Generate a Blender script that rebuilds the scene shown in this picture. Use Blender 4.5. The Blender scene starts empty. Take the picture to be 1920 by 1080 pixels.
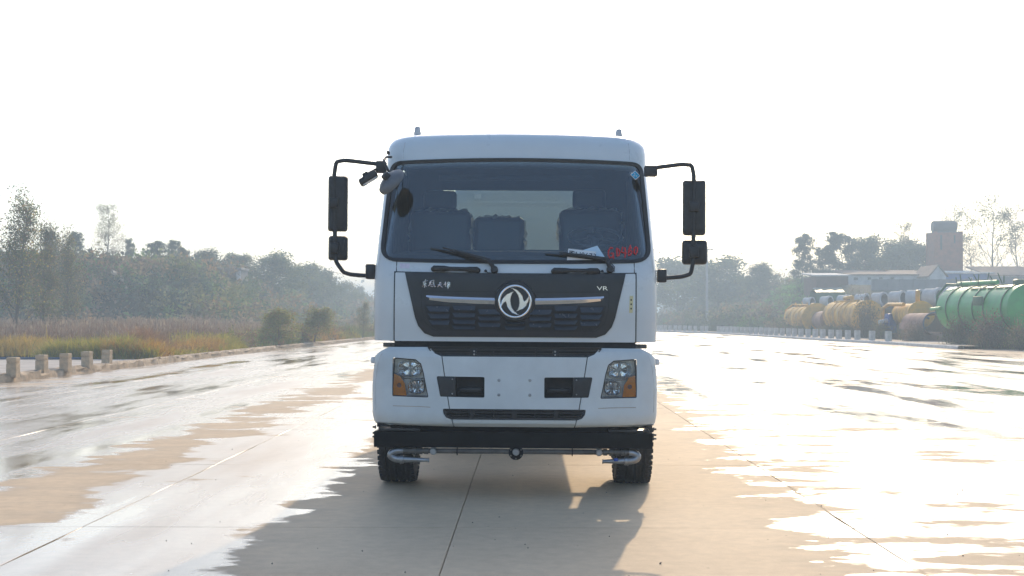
import bpy, bmesh, math, random
import numpy as np
from mathutils import Vector, Matrix, Euler

# ------------------------------------------------------------------ camera, sky, sun, exposure
SC = bpy.context.scene
COL = SC.collection
PI = math.pi
R = math.radians
FPX, HOR, VPX, CAMH = 2400.0, 597.0, 990.0, 1.53      # focal length in photo pixels, horizon row, vanishing column, eye height

cam_data = bpy.data.cameras.new('camera')
cam = bpy.data.objects.new('camera', cam_data)
COL.objects.link(cam)
cam_data.sensor_width = 36.0
cam_data.lens = FPX / 1920.0 * 36.0
cam_data.clip_start = 0.1
cam_data.clip_end = 6000.0
cam.location = (0, 0, CAMH)
cam.rotation_euler = (R(90) + math.atan((HOR - 540) / FPX), 0, math.atan((VPX - 960) / FPX))
SC.camera = cam

SUN_EL, SUN_AZ = R(29.0), R(10.5)                      # behind the truck, a little to the right
world = bpy.data.worlds.new('World')
SC.world = world
world.use_nodes = True
wn = world.node_tree
sky = wn.nodes.new('ShaderNodeTexSky')
sky.sky_type = 'NISHITA'
sky.sun_disc = False
sky.sun_elevation = SUN_EL
sky.sun_rotation = SUN_AZ
sky.air_density = 1.0
sky.dust_density = 2.0
sky.ozone_density = 2.2
bg = wn.nodes['Background']
bg.inputs['Strength'].default_value = 0.15
wn.links.new(sky.outputs[0], bg.inputs['Color'])

sun_data = bpy.data.lights.new('sun', 'SUN')
sun_data.energy = 2.0
sun_data.angle = R(0.6)
sun_data.color = (1.0, 0.78, 0.52)
sun = bpy.data.objects.new('sun', sun_data)
COL.objects.link(sun)
to_sun = Vector((math.sin(SUN_AZ) * math.cos(SUN_EL), math.cos(SUN_AZ) * math.cos(SUN_EL), math.sin(SUN_EL)))
sun.rotation_euler = to_sun.to_track_quat('Z', 'Y').to_euler()
sun.location = (20, 60, 60)

SC.view_settings.view_transform = 'Standard'
SC.view_settings.look = 'None'
SC.view_settings.gamma = 1.0
SC.view_settings.use_curve_mapping = False
SC.view_settings.exposure = 0.82
SC.render.engine = 'CYCLES'
SC.cycles.use_denoising = True
try:
    SC.cycles.denoiser = 'OPENIMAGEDENOISE'
except Exception:
    pass
SC.cycles.max_bounces = 8
SC.cycles.diffuse_bounces = 3
SC.cycles.glossy_bounces = 4
SC.cycles.transmission_bounces = 6
SC.cycles.transparent_max_bounces = 16
SC.cycles.volume_bounces = 0
SC.cycles.sample_clamp_indirect = 6.0
SC.cycles.caustics_reflective = False
SC.cycles.caustics_refractive = False

# ------------------------------------------------------------------ materials
def new_mat(name):
    m = bpy.data.materials.new(name)
    m.use_nodes = True
    nt = m.node_tree
    return m, nt, nt.nodes['Principled BSDF'], nt.nodes, nt.links

def N(nt, kind, **kw):
    n = nt.nodes.new(kind)
    for k, v in kw.items():
        setattr(n, k, v)
    return n

def math_node(nt, op, a, b=None, c=None, clamp=False):
    n = nt.nodes.new('ShaderNodeMath')
    n.operation = op
    n.use_clamp = clamp
    for i, v in enumerate((a, b, c)):
        if v is None:
            continue
        if isinstance(v, (int, float)):
            n.inputs[i].default_value = v
        else:
            nt.links.new(v, n.inputs[i])
    return n.outputs[0]

def ramp(nt, fac, stops):
    n = nt.nodes.new('ShaderNodeValToRGB')
    el = n.color_ramp.elements
    while len(el) < len(stops):
        el.new(0.5)
    for e, (p, c) in zip(el, stops):
        e.position = p
        e.color = (c, c, c, 1) if isinstance(c, (int, float)) else (*c, 1)
    nt.links.new(fac, n.inputs[0])
    return n.outputs[0]

def noise(nt, vec, scale, detail=4, rough=0.55, dim='3D'):
    n = nt.nodes.new('ShaderNodeTexNoise')
    n.inputs['Scale'].default_value = scale
    n.inputs['Detail'].default_value = detail
    n.inputs['Roughness'].default_value = rough
    if vec is not None:
        nt.links.new(vec, n.inputs['Vector'])
    return n.outputs['Fac']

def mixrgb(nt, fac, a, b, mode='MIX'):
    n = nt.nodes.new('ShaderNodeMixRGB')
    n.blend_type = mode
    for i, v in enumerate((fac, a, b)):
        if isinstance(v, (int, float)):
            n.inputs[i].default_value = v if i == 0 else (v, v, v, 1)
        elif isinstance(v, tuple):
            n.inputs[i].default_value = (*v, 1)
        else:
            nt.links.new(v, n.inputs[i])
    return n.outputs[0]

def bump(nt, bsdf, height, strength=0.3, dist=0.01):
    b = nt.nodes.new('ShaderNodeBump')
    b.inputs['Strength'].default_value = strength
    b.inputs['Distance'].default_value = dist
    nt.links.new(height, b.inputs['Height'])
    nt.links.new(b.outputs[0], bsdf.inputs['Normal'])

def simple(name, col, rough=0.5, metal=0.0, var=0.15, vscale=6.0, coat=0.0, bumps=0.0, bscale=80.0, col2=None, spec=0.5):
    """plain surface with a little mottling of colour and gloss"""
    m, nt, b, nodes, links = new_mat(name)
    tc = N(nt, 'ShaderNodeTexCoord')
    f = noise(nt, tc.outputs['Object'], vscale, 5, 0.6)
    dark = col2 if col2 else tuple(c * (1 - var) for c in col)
    lite = tuple(min(1, c * (1 + var * 0.5)) for c in col)
    cc = ramp(nt, f, [(0.32, dark), (0.68, lite)])
    links.new(cc, b.inputs['Base Color'])
    rr = ramp(nt, noise(nt, tc.outputs['Object'], vscale * 2.3, 4), [(0.3, max(0.02, rough * 0.8)), (0.7, min(1, rough * 1.2))])
    links.new(rr, b.inputs['Roughness'])
    b.inputs['Metallic'].default_value = metal
    b.inputs['Specular IOR Level'].default_value = spec
    b.inputs['Coat Weight'].default_value = coat
    b.inputs['Coat Roughness'].default_value = 0.08
    if bumps:
        bump(nt, b, noise(nt, tc.outputs['Object'], bscale, 3), bumps, 0.004)
    return m

def thin_glass(name, tint=(0.9, 0.95, 0.95), rough=0.0, refl=1.0, ior=1.5):
    m, nt, b, nodes, links = new_mat(name)
    nodes.remove(b)
    out = nodes['Material Output']
    tr = N(nt, 'ShaderNodeBsdfTransparent')
    tr.inputs[0].default_value = (*tint, 1)
    gl = N(nt, 'ShaderNodeBsdfGlossy')
    gl.inputs['Roughness'].default_value = rough
    fr = N(nt, 'ShaderNodeFresnel')
    fr.inputs[0].default_value = ior
    mx = N(nt, 'ShaderNodeMixShader')
    links.new(math_node(nt, 'MULTIPLY', fr.outputs[0], refl, clamp=True), mx.inputs[0])
    links.new(tr.outputs[0], mx.inputs[1])
    links.new(gl.outputs[0], mx.inputs[2])
    links.new(mx.outputs[0], out.inputs[0])
    return m

def leaf_material(name, transl=0.58):
    m, nt, b, nodes, links = new_mat(name)
    nodes.remove(b)
    out = nodes['Material Output']
    at = N(nt, 'ShaderNodeAttribute')
    at.attribute_name = 'tint'
    oi = N(nt, 'ShaderNodeObjectInfo')
    hs = N(nt, 'ShaderNodeHueSaturation')
    links.new(at.outputs['Color'], hs.inputs['Color'])
    links.new(math_node(nt, 'MULTIPLY_ADD', oi.outputs['Random'], 0.5, 0.75), hs.inputs['Value'])
    d = N(nt, 'ShaderNodeBsdfDiffuse')
    t = N(nt, 'ShaderNodeBsdfTranslucent')
    g = N(nt, 'ShaderNodeBsdfGlossy')
    g.inputs['Roughness'].default_value = 0.45
    links.new(hs.outputs[0], d.inputs[0])
    links.new(hs.outputs[0], t.inputs[0])
    mx = N(nt, 'ShaderNodeMixShader')
    mx.inputs[0].default_value = transl
    links.new(d.outputs[0], mx.inputs[1])
    links.new(t.outputs[0], mx.inputs[2])
    m2 = N(nt, 'ShaderNodeMixShader')
    m2.inputs[0].default_value = 0.05
    links.new(mx.outputs[0], m2.inputs[1])
    links.new(g.outputs[0], m2.inputs[2])
    links.new(m2.outputs[0], out.inputs[0])
    return m

def road_material():
    """old concrete, dry on the crown, films of water elsewhere; everything follows ground position in metres"""
    m, nt, b, nodes, links = new_mat('wet_concrete')
    geo = N(nt, 'ShaderNodeNewGeometry')
    sep = N(nt, 'ShaderNodeSeparateXYZ')
    links.new(geo.outputs['Position'], sep.inputs[0])
    X, Y = sep.outputs[0], sep.outputs[1]
    P = geo.outputs['Position']
    mp = N(nt, 'ShaderNodeMapping')
    mp.inputs['Scale'].default_value = (0.50, 1.05, 1.0)
    links.new(P, mp.inputs[0])
    # shift the profile sideways a little along the road so that the edges of the film wander
    wob = math_node(nt, 'MULTIPLY_ADD', noise(nt, mp.outputs[0], 0.42, 2), 1.3, -0.65)
    xs = math_node(nt, 'ADD', X, wob)
    # the dry crown widens a little with distance on the right-hand side
    spread = math_node(nt, 'MULTIPLY', math_node(nt, 'MULTIPLY_ADD', Y, 1 / 12.0, -9.0 / 12.0, clamp=True), math_node(nt, 'SUBTRACT', X, 0.5, clamp=True))
    xs = math_node(nt, 'SUBTRACT', xs, math_node(nt, 'MULTIPLY', spread, 0.75))
    t = math_node(nt, 'MULTIPLY_ADD', xs, 1 / 38.0, 14.0 / 38.0, clamp=True)
    pos = lambda x: (x + 14.0) / 38.0
    prof = ramp(nt, t, [(pos(-13.5), 0.56), (pos(-8.0), 0.70), (pos(-5.1), 0.68), (pos(-4.45), 0.40), (pos(-3.95), 0.40), (pos(-3.5), 0.66),
                        (pos(-2.2), 0.68), (pos(-1.75), 0.42), (pos(-1.2), 0.06), (pos(1.2), 0.06), (pos(1.7), 0.42), (pos(2.2), 0.55),
                        (pos(3.6), 0.565), (pos(7.0), 0.62), (pos(17.0), 0.70), (pos(21.5), 0.30)])
    fine = noise(nt, mp.outputs[0], 1.15, 7, 0.62)
    big = noise(nt, mp.outputs[0], 0.22, 2)
    tiny = noise(nt, P, 7.0, 4, 0.6)
    v = math_node(nt, 'ADD', prof, math_node(nt, 'MULTIPLY_ADD', fine, 1.05, -0.525))
    v = math_node(nt, 'ADD', v, math_node(nt, 'MULTIPLY_ADD', big, 0.35, -0.175))
    v = math_node(nt, 'ADD', v, math_node(nt, 'MULTIPLY_ADD', tiny, 0.16, -0.08))
    mp4 = N(nt, 'ShaderNodeMapping')
    mp4.inputs['Scale'].default_value = (0.38, 1.0, 1.0)
    mp4.inputs['Location'].default_value = (3.1, 7.7, 0.0)
    links.new(P, mp4.inputs[0])
    v = math_node(nt, 'ADD', v, math_node(nt, 'MULTIPLY_ADD', noise(nt, mp4.outputs[0], 3.2, 5, 0.6), 0.46, -0.23))
    wet = ramp(nt, v, [(0.475, 0.0), (0.505, 0.75), (0.54, 1.0)])
    damp = ramp(nt, v, [(0.30, 0.0), (0.50, 1.0)])
    # concrete colour
    c1 = noise(nt, P, 0.6, 6, 0.6)
    c2 = noise(nt, P, 9.0, 5, 0.65)
    c3 = noise(nt, P, 120.0, 2)
    base = ramp(nt, c1, [(0.3, (0.59, 0.455, 0.305)), (0.7, (0.70, 0.55, 0.375))])
    base = mixrgb(nt, 0.5, base, ramp(nt, c2, [(0.3, 0.68), (0.7, 1.0)]), 'MULTIPLY')
    base = mixrgb(nt, 0.35, base, ramp(nt, c3, [(0.35, 0.6), (0.65, 1.0)]), 'MULTIPLY')
    vor = N(nt, 'ShaderNodeTexVoronoi')
    vor.inputs['Scale'].default_value = 3.0
    links.new(P, vor.inputs['Vector'])
    pit = ramp(nt, vor.outputs['Distance'], [(0.018, 0.25), (0.03, 1.0)])
    base = mixrgb(nt, 0.8, base, pit, 'MULTIPLY')
    dampc = mixrgb(nt, math_node(nt, 'MULTIPLY', damp, 0.35), base, (0.30, 0.25, 0.19))
    wetc = mixrgb(nt, 1.0, base, (0.66, 0.64, 0.61), 'MULTIPLY')
    links.new(mixrgb(nt, wet, dampc, wetc), b.inputs['Base Color'])
    mp3 = N(nt, 'ShaderNodeMapping')
    mp3.inputs['Scale'].default_value = (1.0, 0.16, 1.0)
    links.new(P, mp3.inputs[0])
    ripple = noise(nt, mp3.outputs[0], 0.75, 4, 0.6)
    wr = ramp(nt, ripple, [(0.36, 0.05), (0.45, 0.20), (0.7, 0.42)])
    links.new(mixrgb(nt, wet, 0.72, wr), b.inputs['Roughness'])
    links.new(math_node(nt, 'MULTIPLY_ADD', wet, 0.76, 0.14), b.inputs['Specular IOR Level'])
    mp2 = N(nt, 'ShaderNodeMapping')
    mp2.inputs['Scale'].default_value = (1.0, 1.0, 1.0)
    links.new(P, mp2.inputs[0])
    hgt = mixrgb(nt, wet, math_node(nt, 'ADD', math_node(nt, 'MULTIPLY', c2, 0.6), math_node(nt, 'MULTIPLY', c3, 0.4)),
                 math_node(nt, 'MULTIPLY', noise(nt, P, 3.0, 2), 0.25))
    bump(nt, b, hgt, 0.35, 0.006)
    return m

M = {}
M['road'] = road_material()
M['joint'] = simple('joint_filler', (0.20, 0.165, 0.13), 0.8, var=0.4, vscale=3)
M['pavement'] = simple('pavement_concrete', (0.42, 0.38, 0.33), 0.85, var=0.25, vscale=0.8, bumps=0.3, bscale=25)
M['kerb'] = simple('weathered_kerb', (0.40, 0.30, 0.20), 0.9, var=0.45, vscale=4.0, bumps=0.8, bscale=14)
M['bollard_tan'] = simple('tan_bollard_stone', (0.55, 0.41, 0.26), 0.85, var=0.25, vscale=9, bumps=0.5, bscale=40)
M['bollard_grey'] = simple('grey_bollard_concrete', (0.60, 0.58, 0.54), 0.85, var=0.3, vscale=5, bumps=0.4, bscale=30)
M['dirt'] = simple('dry_soil', (0.26, 0.20, 0.14), 0.95, var=0.4, vscale=0.25, bumps=0.6, bscale=6)
M['sand'] = simple('sandy_ground', (0.48, 0.39, 0.29), 0.95, var=0.2, vscale=0.5, bumps=0.4, bscale=9)
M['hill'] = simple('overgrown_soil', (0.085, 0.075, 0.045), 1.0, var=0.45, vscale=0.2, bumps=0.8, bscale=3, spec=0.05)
M['white'] = simple('white_paint', (0.67, 0.72, 0.72), 0.32, var=0.05, vscale=2.2, coat=0.5)
M['white_dusty'] = simple('dusty_white_paint', (0.63, 0.68, 0.68), 0.42, var=0.09, vscale=3.5, coat=0.25)
M['black'] = simple('black_plastic', (0.020, 0.021, 0.023), 0.5, var=0.25, vscale=14)
M['black_gloss'] = simple('black_seal_and_gap_shade', (0.012, 0.012, 0.013), 0.35, var=0.2, vscale=14)
M['panel'] = simple('dark_grille_plastic', (0.017, 0.019, 0.022), 0.38, var=0.2, vscale=5)
M['recess'] = simple('grille_recess_plastic', (0.012, 0.012, 0.014), 0.6, var=0.2, vscale=9)
M['slat'] = simple('grille_slat_plastic', (0.030, 0.034, 0.040), 0.24, var=0.15, vscale=9, spec=0.8)
M['chrome'] = simple('chrome', (0.86, 0.86, 0.86), 0.06, metal=1.0, var=0.03, vscale=5)
M['steel'] = simple('galvanised_steel', (0.36, 0.37, 0.38), 0.4, metal=0.9, var=0.3, vscale=14)
M['zinc'] = simple('dull_zinc_pipe', (0.15, 0.14, 0.125), 0.55, metal=0.5, var=0.35, vscale=9)
M['frame'] = simple('black_chassis_paint', (0.006, 0.006, 0.007), 0.65, var=0.3, vscale=6, spec=0.12)
M['rubber'] = simple('tyre_rubber', (0.021, 0.021, 0.021), 0.75, var=0.3, vscale=18, bumps=0.3, bscale=60)
M['cabin'] = simple('cabin_plastic', (0.022, 0.024, 0.028), 0.65, var=0.2, vscale=6)
M['seat'] = simple('seat_fabric_in_film', (0.014, 0.016, 0.020), 0.35, var=0.3, vscale=12, bumps=0.6, bscale=18)
M['orange'] = simple('amber_lens', (0.85, 0.25, 0.01), 0.16, var=0.2, vscale=20)
M['reflector'] = simple('headlamp_reflector', (0.96, 0.97, 0.98), 0.09, metal=1.0, var=0.08, vscale=60)
M['lamp_body'] = simple('headlamp_housing', (0.72, 0.72, 0.71), 0.2, metal=0.25, var=0.25, vscale=30)
M['clear'] = thin_glass('clear_lamp_lens', (0.95, 0.97, 0.98), 0.02, 0.9)
M['screen'] = thin_glass('windscreen_glass', (0.80, 0.87, 0.88), 0.0, 2.1, 1.52)
M['rear_glass'] = thin_glass('rear_window_glass', (0.80, 0.82, 0.78), 0.0, 1.0)
M['side_glass'] = simple('dark_side_glass', (0.01, 0.012, 0.014), 0.05, var=0.1)
M['mirror'] = simple('mirror_glass', (0.55, 0.55, 0.53), 0.08, metal=1.0, var=0.05)
M['mirror_dark'] = simple('dusty_mirror_glass', (0.085, 0.072, 0.062), 0.15, metal=1.0, var=0.1)
M['film'] = leaf_material('plastic_film', 0.6)
M['grey_plastic'] = simple('grey_plastic', (0.13, 0.14, 0.15), 0.42, var=0.15, vscale=9)
M['beacon'] = simple('smoked_marker_lens', (0.52, 0.52, 0.52), 0.3, var=0.15, vscale=30)
M['tank_white'] = simple('tank_paint', (0.70, 0.69, 0.65), 0.4, var=0.06, vscale=1.5)
M['paper'] = simple('paper', (0.82, 0.82, 0.80), 0.7, var=0.04, vscale=9)
M['paper_blue'] = simple('pale_blue_paper', (0.55, 0.72, 0.82), 0.7, var=0.05, vscale=9)
M['ink'] = simple('black_ink', (0.02, 0.022, 0.035), 0.6, var=0.1)
M['red_ink'] = simple('red_marker', (0.62, 0.02, 0.025), 0.5, var=0.2, vscale=40)
M['sticker_blue'] = simple('blue_sticker', (0.02, 0.40, 0.62), 0.4, var=0.08)
M['sticker_white'] = simple('white_sticker', (0.80, 0.82, 0.82), 0.4, var=0.05)
M['sticker_yellow'] = simple('faded_yellow_sticker', (0.72, 0.66, 0.36), 0.5, var=0.1)
M['sticker_pink'] = simple('faded_pink_sticker', (0.72, 0.66, 0.74), 0.5, var=0.1, vscale=40)
M['green_paint'] = simple('green_tank_paint', (0.008, 0.34, 0.060), 0.42, var=0.25, vscale=1.6, coat=0.2)
M['green_dark'] = simple('green_fitting_paint', (0.015, 0.11, 0.035), 0.5, var=0.3, vscale=3)
M['green_pale'] = simple('pale_green', (0.55, 0.52, 0.33), 0.5, var=0.3, vscale=1.2)
M['yellow_paint'] = simple('yellow_tank_paint', (0.78, 0.40, 0.015), 0.55, var=0.35, vscale=1.3, col2=(0.45, 0.26, 0.06))
M['yellow_rust'] = simple('rusting_yellow_paint', (0.72, 0.42, 0.04), 0.75, var=0.4, vscale=1.4, col2=(0.30, 0.16, 0.06))
M['rust'] = simple('rusty_steel', (0.30, 0.165, 0.125), 0.85, var=0.4, vscale=1.3, bumps=0.3, bscale=20)
M['pipe_white'] = simple('pale_concrete_pipe', (0.62, 0.61, 0.58), 0.85, var=0.25, vscale=1.4)
M['pipe_shade'] = simple('pipe_bore_shade', (0.14, 0.13, 0.12), 0.95, var=0.2)
M['brick'] = simple('red_brickwork', (0.38, 0.12, 0.06), 0.9, var=0.3, vscale=2.2)
M['brick_dark'] = simple('dark_brickwork', (0.16, 0.08, 0.06), 0.9, var=0.3, vscale=2.2)
M['white_wall'] = simple('whitewashed_wall', (0.62, 0.62, 0.60), 0.9, var=0.25, vscale=1.2)
M['grey_wall'] = simple('grey_render_wall', (0.26, 0.26, 0.26), 0.95, var=0.25, vscale=0.9)
M['blue_roof'] = simple('blue_steel_cladding', (0.04, 0.16, 0.42), 0.5, var=0.15, vscale=0.8)
M['tile_roof'] = simple('old_tile_roof', (0.23, 0.15, 0.11), 0.9, var=0.4, vscale=2.0)
M['tank_dark'] = simple('dark_steel_drum', (0.055, 0.06, 0.07), 0.6, var=0.3, vscale=1.5)
M['hut'] = simple('bare_concrete_hut', (0.19, 0.18, 0.175), 0.95, var=0.3, vscale=0.9)
M['blue_machine'] = simple('blue_machine_paint', (0.02, 0.07, 0.32), 0.45, var=0.25, vscale=4)
M['blue_pipe'] = simple('blue_plastic_pipe', (0.05, 0.09, 0.16), 0.5, var=0.2, vscale=4)
M['bark'] = simple('bark', (0.12, 0.10, 0.08), 0.95, var=0.35, vscale=5)
M['bark_pale'] = simple('pale_bark', (0.26, 0.24, 0.21), 0.95, var=0.35, vscale=5)
M['pole'] = simple('concrete_pole', (0.42, 0.42, 0.41), 0.9, var=0.15)
M['wire'] = simple('wire', (0.05, 0.05, 0.05), 0.6, var=0.1)
M['stone'] = simple('small_stones', (0.16, 0.14, 0.12), 0.9, var=0.5, vscale=20)
M['debris'] = simple('pale_rubble', (0.50, 0.42, 0.32), 0.95, var=0.3, vscale=2)
M['leaf'] = leaf_material('foliage')
M['grass'] = leaf_material('grass_blades', 0.5)

# ------------------------------------------------------------------ mesh helpers
def link(name, me, mat, parent=None):
    o = bpy.data.objects.new(name, me)
    if mat is not None and not me.materials:
        for mm in (mat if isinstance(mat, (list, tuple)) else [mat]):
            me.materials.append(M[mm] if isinstance(mm, str) else mm)
    COL.objects.link(o)
    if parent is not None:
        o.parent = parent
    return o

def fix_normals(me):
    bm = bmesh.new(); bm.from_mesh(me)
    bmesh.ops.recalc_face_normals(bm, faces=bm.faces)
    bm.to_mesh(me); bm.free()

def smooth_by_angle(me, deg=35):
    n = len(me.polygons)
    me.polygons.foreach_set('use_smooth', [True] * n)
    try:
        me.set_sharp_from_angle(angle=R(deg))
    except Exception:
        pass

class B:
    """collects simple shapes; build() links them as one mesh object"""
    def __init__(self):
        self.v, self.f = [], []
    def add(self, vs, fs):
        n = len(self.v)
        self.v += [tuple(p) for p in vs]
        self.f += [tuple(i + n for i in f) for f in fs]
        return self
    def box(self, x0, x1, y0, y1, z0, z1, bev=0.0, seg=2, mat=None):
        bm = bmesh.new()
        bmesh.ops.create_cube(bm, size=1.0)
        for v in bm.verts:
            v.co = Vector(((x0 + x1) / 2 + v.co.x * (x1 - x0), (y0 + y1) / 2 + v.co.y * (y1 - y0), (z0 + z1) / 2 + v.co.z * (z1 - z0)))
        if bev:
            bmesh.ops.bevel(bm, geom=list(bm.edges), offset=bev, segments=seg, affect='EDGES', profile=0.5)
        if mat is not None:
            bm.transform(mat)
        bm.verts.index_update()
        self.add([v.co for v in bm.verts], [[v.index for v in f.verts] for f in bm.faces])
        bm.free()
        return self
    def tube(self, pts, rad, seg=8, cap=True):
        pts = [Vector(p) for p in pts]
        n = len(pts)
        rads = rad if isinstance(rad, (list, tuple)) else [rad] * n
        t0 = (pts[1] - pts[0]).normalized()
        up = Vector((0, 0, 1)) if abs(t0.z) < 0.9 else Vector((1, 0, 0))
        u = t0.cross(up).normalized()
        vs, fs = [], []
        for i, p in enumerate(pts):
            if i == 0: t = pts[1] - pts[0]
            elif i == n - 1: t = pts[-1] - pts[-2]
            else: t = (pts[i + 1] - pts[i]).normalized() + (pts[i] - pts[i - 1]).normalized()
            t.normalize()
            u = (u - t * u.dot(t))
            u = u.normalized() if u.length > 1e-6 else t.orthogonal().normalized()
            w = t.cross(u)
            for k in range(seg):
                a = 2 * PI * k / seg
                vs.append(p + (u * math.cos(a) + w * math.sin(a)) * rads[i])
        for i in range(n - 1):
            for k in range(seg):
                k2 = (k + 1) % seg
                fs.append((i * seg + k, i * seg + k2, (i + 1) * seg + k2, (i + 1) * seg + k))
        if cap:
            fs.append(tuple(range(seg))[::-1])
            fs.append(tuple((n - 1) * seg + k for k in range(seg)))
        return self.add(vs, fs)
    def lathe(self, prof, mat=None, seg=24, closed=False, arc=None):
        """prof: (radius, height along local z)"""
        vs, fs = [], []
        m = len(prof)
        full = arc is None
        ns = seg if full else seg + 1
        for k in range(ns):
            a = 2 * PI * k / seg if full else arc[0] + (arc[1] - arc[0]) * k / seg
            for (r, h) in prof:
                vs.append(Vector((r * math.cos(a), r * math.sin(a), h)))
        for k in range(seg):
            k2 = (k + 1) % ns
            for i in range(m - 1 if not closed else m):
                j = (i + 1) % m
                fs.append((k * m + i, k2 * m + i, k2 * m + j, k * m + j))
        if mat is not None:
            vs = [mat @ v for v in vs]
        return self.add(vs, fs)
    def prism(self, poly, y0, y1):
        """polygon in x,z extruded along y"""
        n = len(poly)
        vs = [(x, y0, z) for x, z in poly] + [(x, y1, z) for x, z in poly]
        fs = [tuple(range(n)), tuple(range(2 * n - 1, n - 1, -1))]
        fs += [(i, i + n, (i + 1) % n + n, (i + 1) % n) for i in range(n)]
        return self.add(vs, fs)
    def mesh(self, name, smooth=35, merge=True):
        me = bpy.data.meshes.new(name)
        me.from_pydata(self.v, [], self.f)
        bm = bmesh.new(); bm.from_mesh(me)
        if merge:
            bmesh.ops.remove_doubles(bm, verts=bm.verts, dist=1e-5)
        bmesh.ops.recalc_face_normals(bm, faces=bm.faces)
        bm.to_mesh(me); bm.free()
        if smooth:
            smooth_by_angle(me, smooth)
        return me
    def build(self, name, mat, parent=None, smooth=35, merge=True):
        return link(name, self.mesh(name, smooth, merge), mat, parent)

def T(loc=(0, 0, 0), rot=(0, 0, 0), scale=(1, 1, 1)):
    return Matrix.LocRotScale(Vector(loc), Euler(rot), Vector(scale))

def axis_mat(p, d):
    """matrix that sends local z to direction d at p"""
    return Matrix.Translation(Vector(p)) @ Vector(d).to_track_quat('Z', 'Y').to_matrix().to_4x4()

def thing(name, label, cat, loc=(0, 0, 0), rz=0.0, group=None):
    o = bpy.data.objects.new(name, None)
    o.empty_display_size = 0.3
    COL.objects.link(o)
    o.location = loc
    o.rotation_euler = (0, 0, rz)
    return tag(o, label, cat, group)

def tag(o, label=None, cat=None, group=None, kind=None):
    if label: o['label'] = label
    if cat: o['category'] = cat
    if group: o['group'] = group
    if kind: o['kind'] = kind
    return o

def copy_tree(o, parent=None):
    c = o.copy()
    COL.objects.link(c)
    c.parent = parent
    for ch in [x for x in o.children]:
        copy_tree(ch, c)
    return c

def WX(px, Z): return (px - VPX) * Z / FPX
def WZ(py, Z): return CAMH + (HOR - py) * Z / FPX

def round_poly(poly, rad, n=5):
    out = []
    m = len(poly)
    rads = rad if isinstance(rad, (list, tuple)) else [rad] * m
    for i in range(m):
        p, a, b = Vector(poly[i]), Vector(poly[i - 1]), Vector(poly[(i + 1) % m])
        r = rads[i]
        if r <= 0:
            out += [tuple(p)] * 1
            continue
        da, db = (a - p), (b - p)
        la, lb = da.length, db.length
        da.normalize(); db.normalize()
        ang = max(0.05, da.angle(db))
        d = min(r / math.tan(ang / 2), la * 0.48, lb * 0.48)
        s, e = p + da * d, p + db * d
        for k in range(n + 1):
            t = k / n
            out.append(tuple(s * (1 - t) ** 2 + p * 2 * t * (1 - t) + e * t * t))
    return out

def dense(poly, step=0.05):
    out = []
    for i in range(len(poly)):
        a, b = Vector(poly[i]), Vector(poly[(i + 1) % len(poly)])
        k = max(1, int((b - a).length / step))
        for j in range(k):
            out.append(tuple(a.lerp(b, j / k)))
    return out

def extents(poly, z):
    xs = []
    n = len(poly)
    for i in range(n):
        (x0, z0), (x1, z1) = poly[i], poly[(i + 1) % n]
        if abs(z0 - z1) < 3e-6:
            if abs(z - z0) < 6e-6: xs += [x0, x1]
        elif min(z0, z1) - 3e-6 <= z <= max(z0, z1) + 3e-6:
            t = min(1.0, max(0.0, (z - z0) / (z1 - z0)))
            xs.append(x0 + (x1 - x0) * t)
    return (min(xs), max(xs)) if xs else (0, 0)

def surf_normal(S, s, z):
    e = 1e-3
    a = Vector(S(s + e, z)) - Vector(S(s - e, z))
    b = Vector(S(s, z + e)) - Vector(S(s, z - e))
    n = a.cross(b)
    n.normalize()
    return n

def sheet_shape(poly, S, off=0.0, thick=0.012, ds=0.05, dz=0.04):
    """curved plate: polygon in surface coordinates laid on surface S, `off` proud of it"""
    zs = sorted({round(p[1], 6) for p in poly})
    rows = []
    for a, b in zip(zs[:-1], zs[1:]):
        k = max(1, int(math.ceil((b - a) / dz)))
        rows += [a + (b - a) * j / k for j in range(k)]
    rows.append(zs[-1])
    wmax = max(p[0] for p in poly) - min(p[0] for p in poly)
    nc = max(2, int(wmax / ds))
    front, back = [], []
    for z in rows:
        x0, x1 = extents(poly, z)
        for c in range(nc + 1):
            s = x0 + (x1 - x0) * c / nc
            p = Vector(S(s, z)); n = surf_normal(S, s, z)
            front.append(p + n * off)
            back.append(p + n * (off - thick))
    nr = len(rows)
    nf = len(front)
    fs = []
    for r in range(nr - 1):
        for c in range(nc):
            a = r * (nc + 1) + c
            q = (a, a + 1, a + nc + 2, a + nc + 1)
            fs.append(q)
            fs.append(tuple(i + nf for i in q[::-1]))
    rim = [c for c in range(nc + 1)] + [r * (nc + 1) + nc for r in range(1, nr)] + [(nr - 1) * (nc + 1) + c for c in range(nc - 1, -1, -1)] + [r * (nc + 1) for r in range(nr - 2, 0, -1)]
    for i in range(len(rim)):
        a, b = rim[i], rim[(i + 1) % len(rim)]
        fs.append((b, a, a + nf, b + nf))
    return front + back, fs

def sheet(name, poly, S, mat, parent, off=0.0, thick=0.012, ds=0.05, dz=0.04, smooth=40):
    vs, fs = sheet_shape(poly, S, off, thick, ds, dz)
    return B().add(vs, fs).build(name, mat, parent, smooth)

def ring_shape(po, pi_, S, off_o, off_i, thick):
    vs, fs = [], []
    n = len(po)
    for i in range(n):
        for (q, of) in ((po[i], off_o), (pi_[i], off_i)):
            p = Vector(S(*q)); nn = surf_normal(S, *q)
            vs += [p + nn * of, p + nn * (of - thick)]
    for i in range(n):
        a, b = 4 * i, 4 * ((i + 1) % n)
        fs += [(a, b, b + 2, a + 2), (a + 1, a + 3, b + 3, b + 1), (a, a + 1, b + 1, b), (a + 2, b + 2, b + 3, a + 3)]
    return vs, fs

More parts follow.
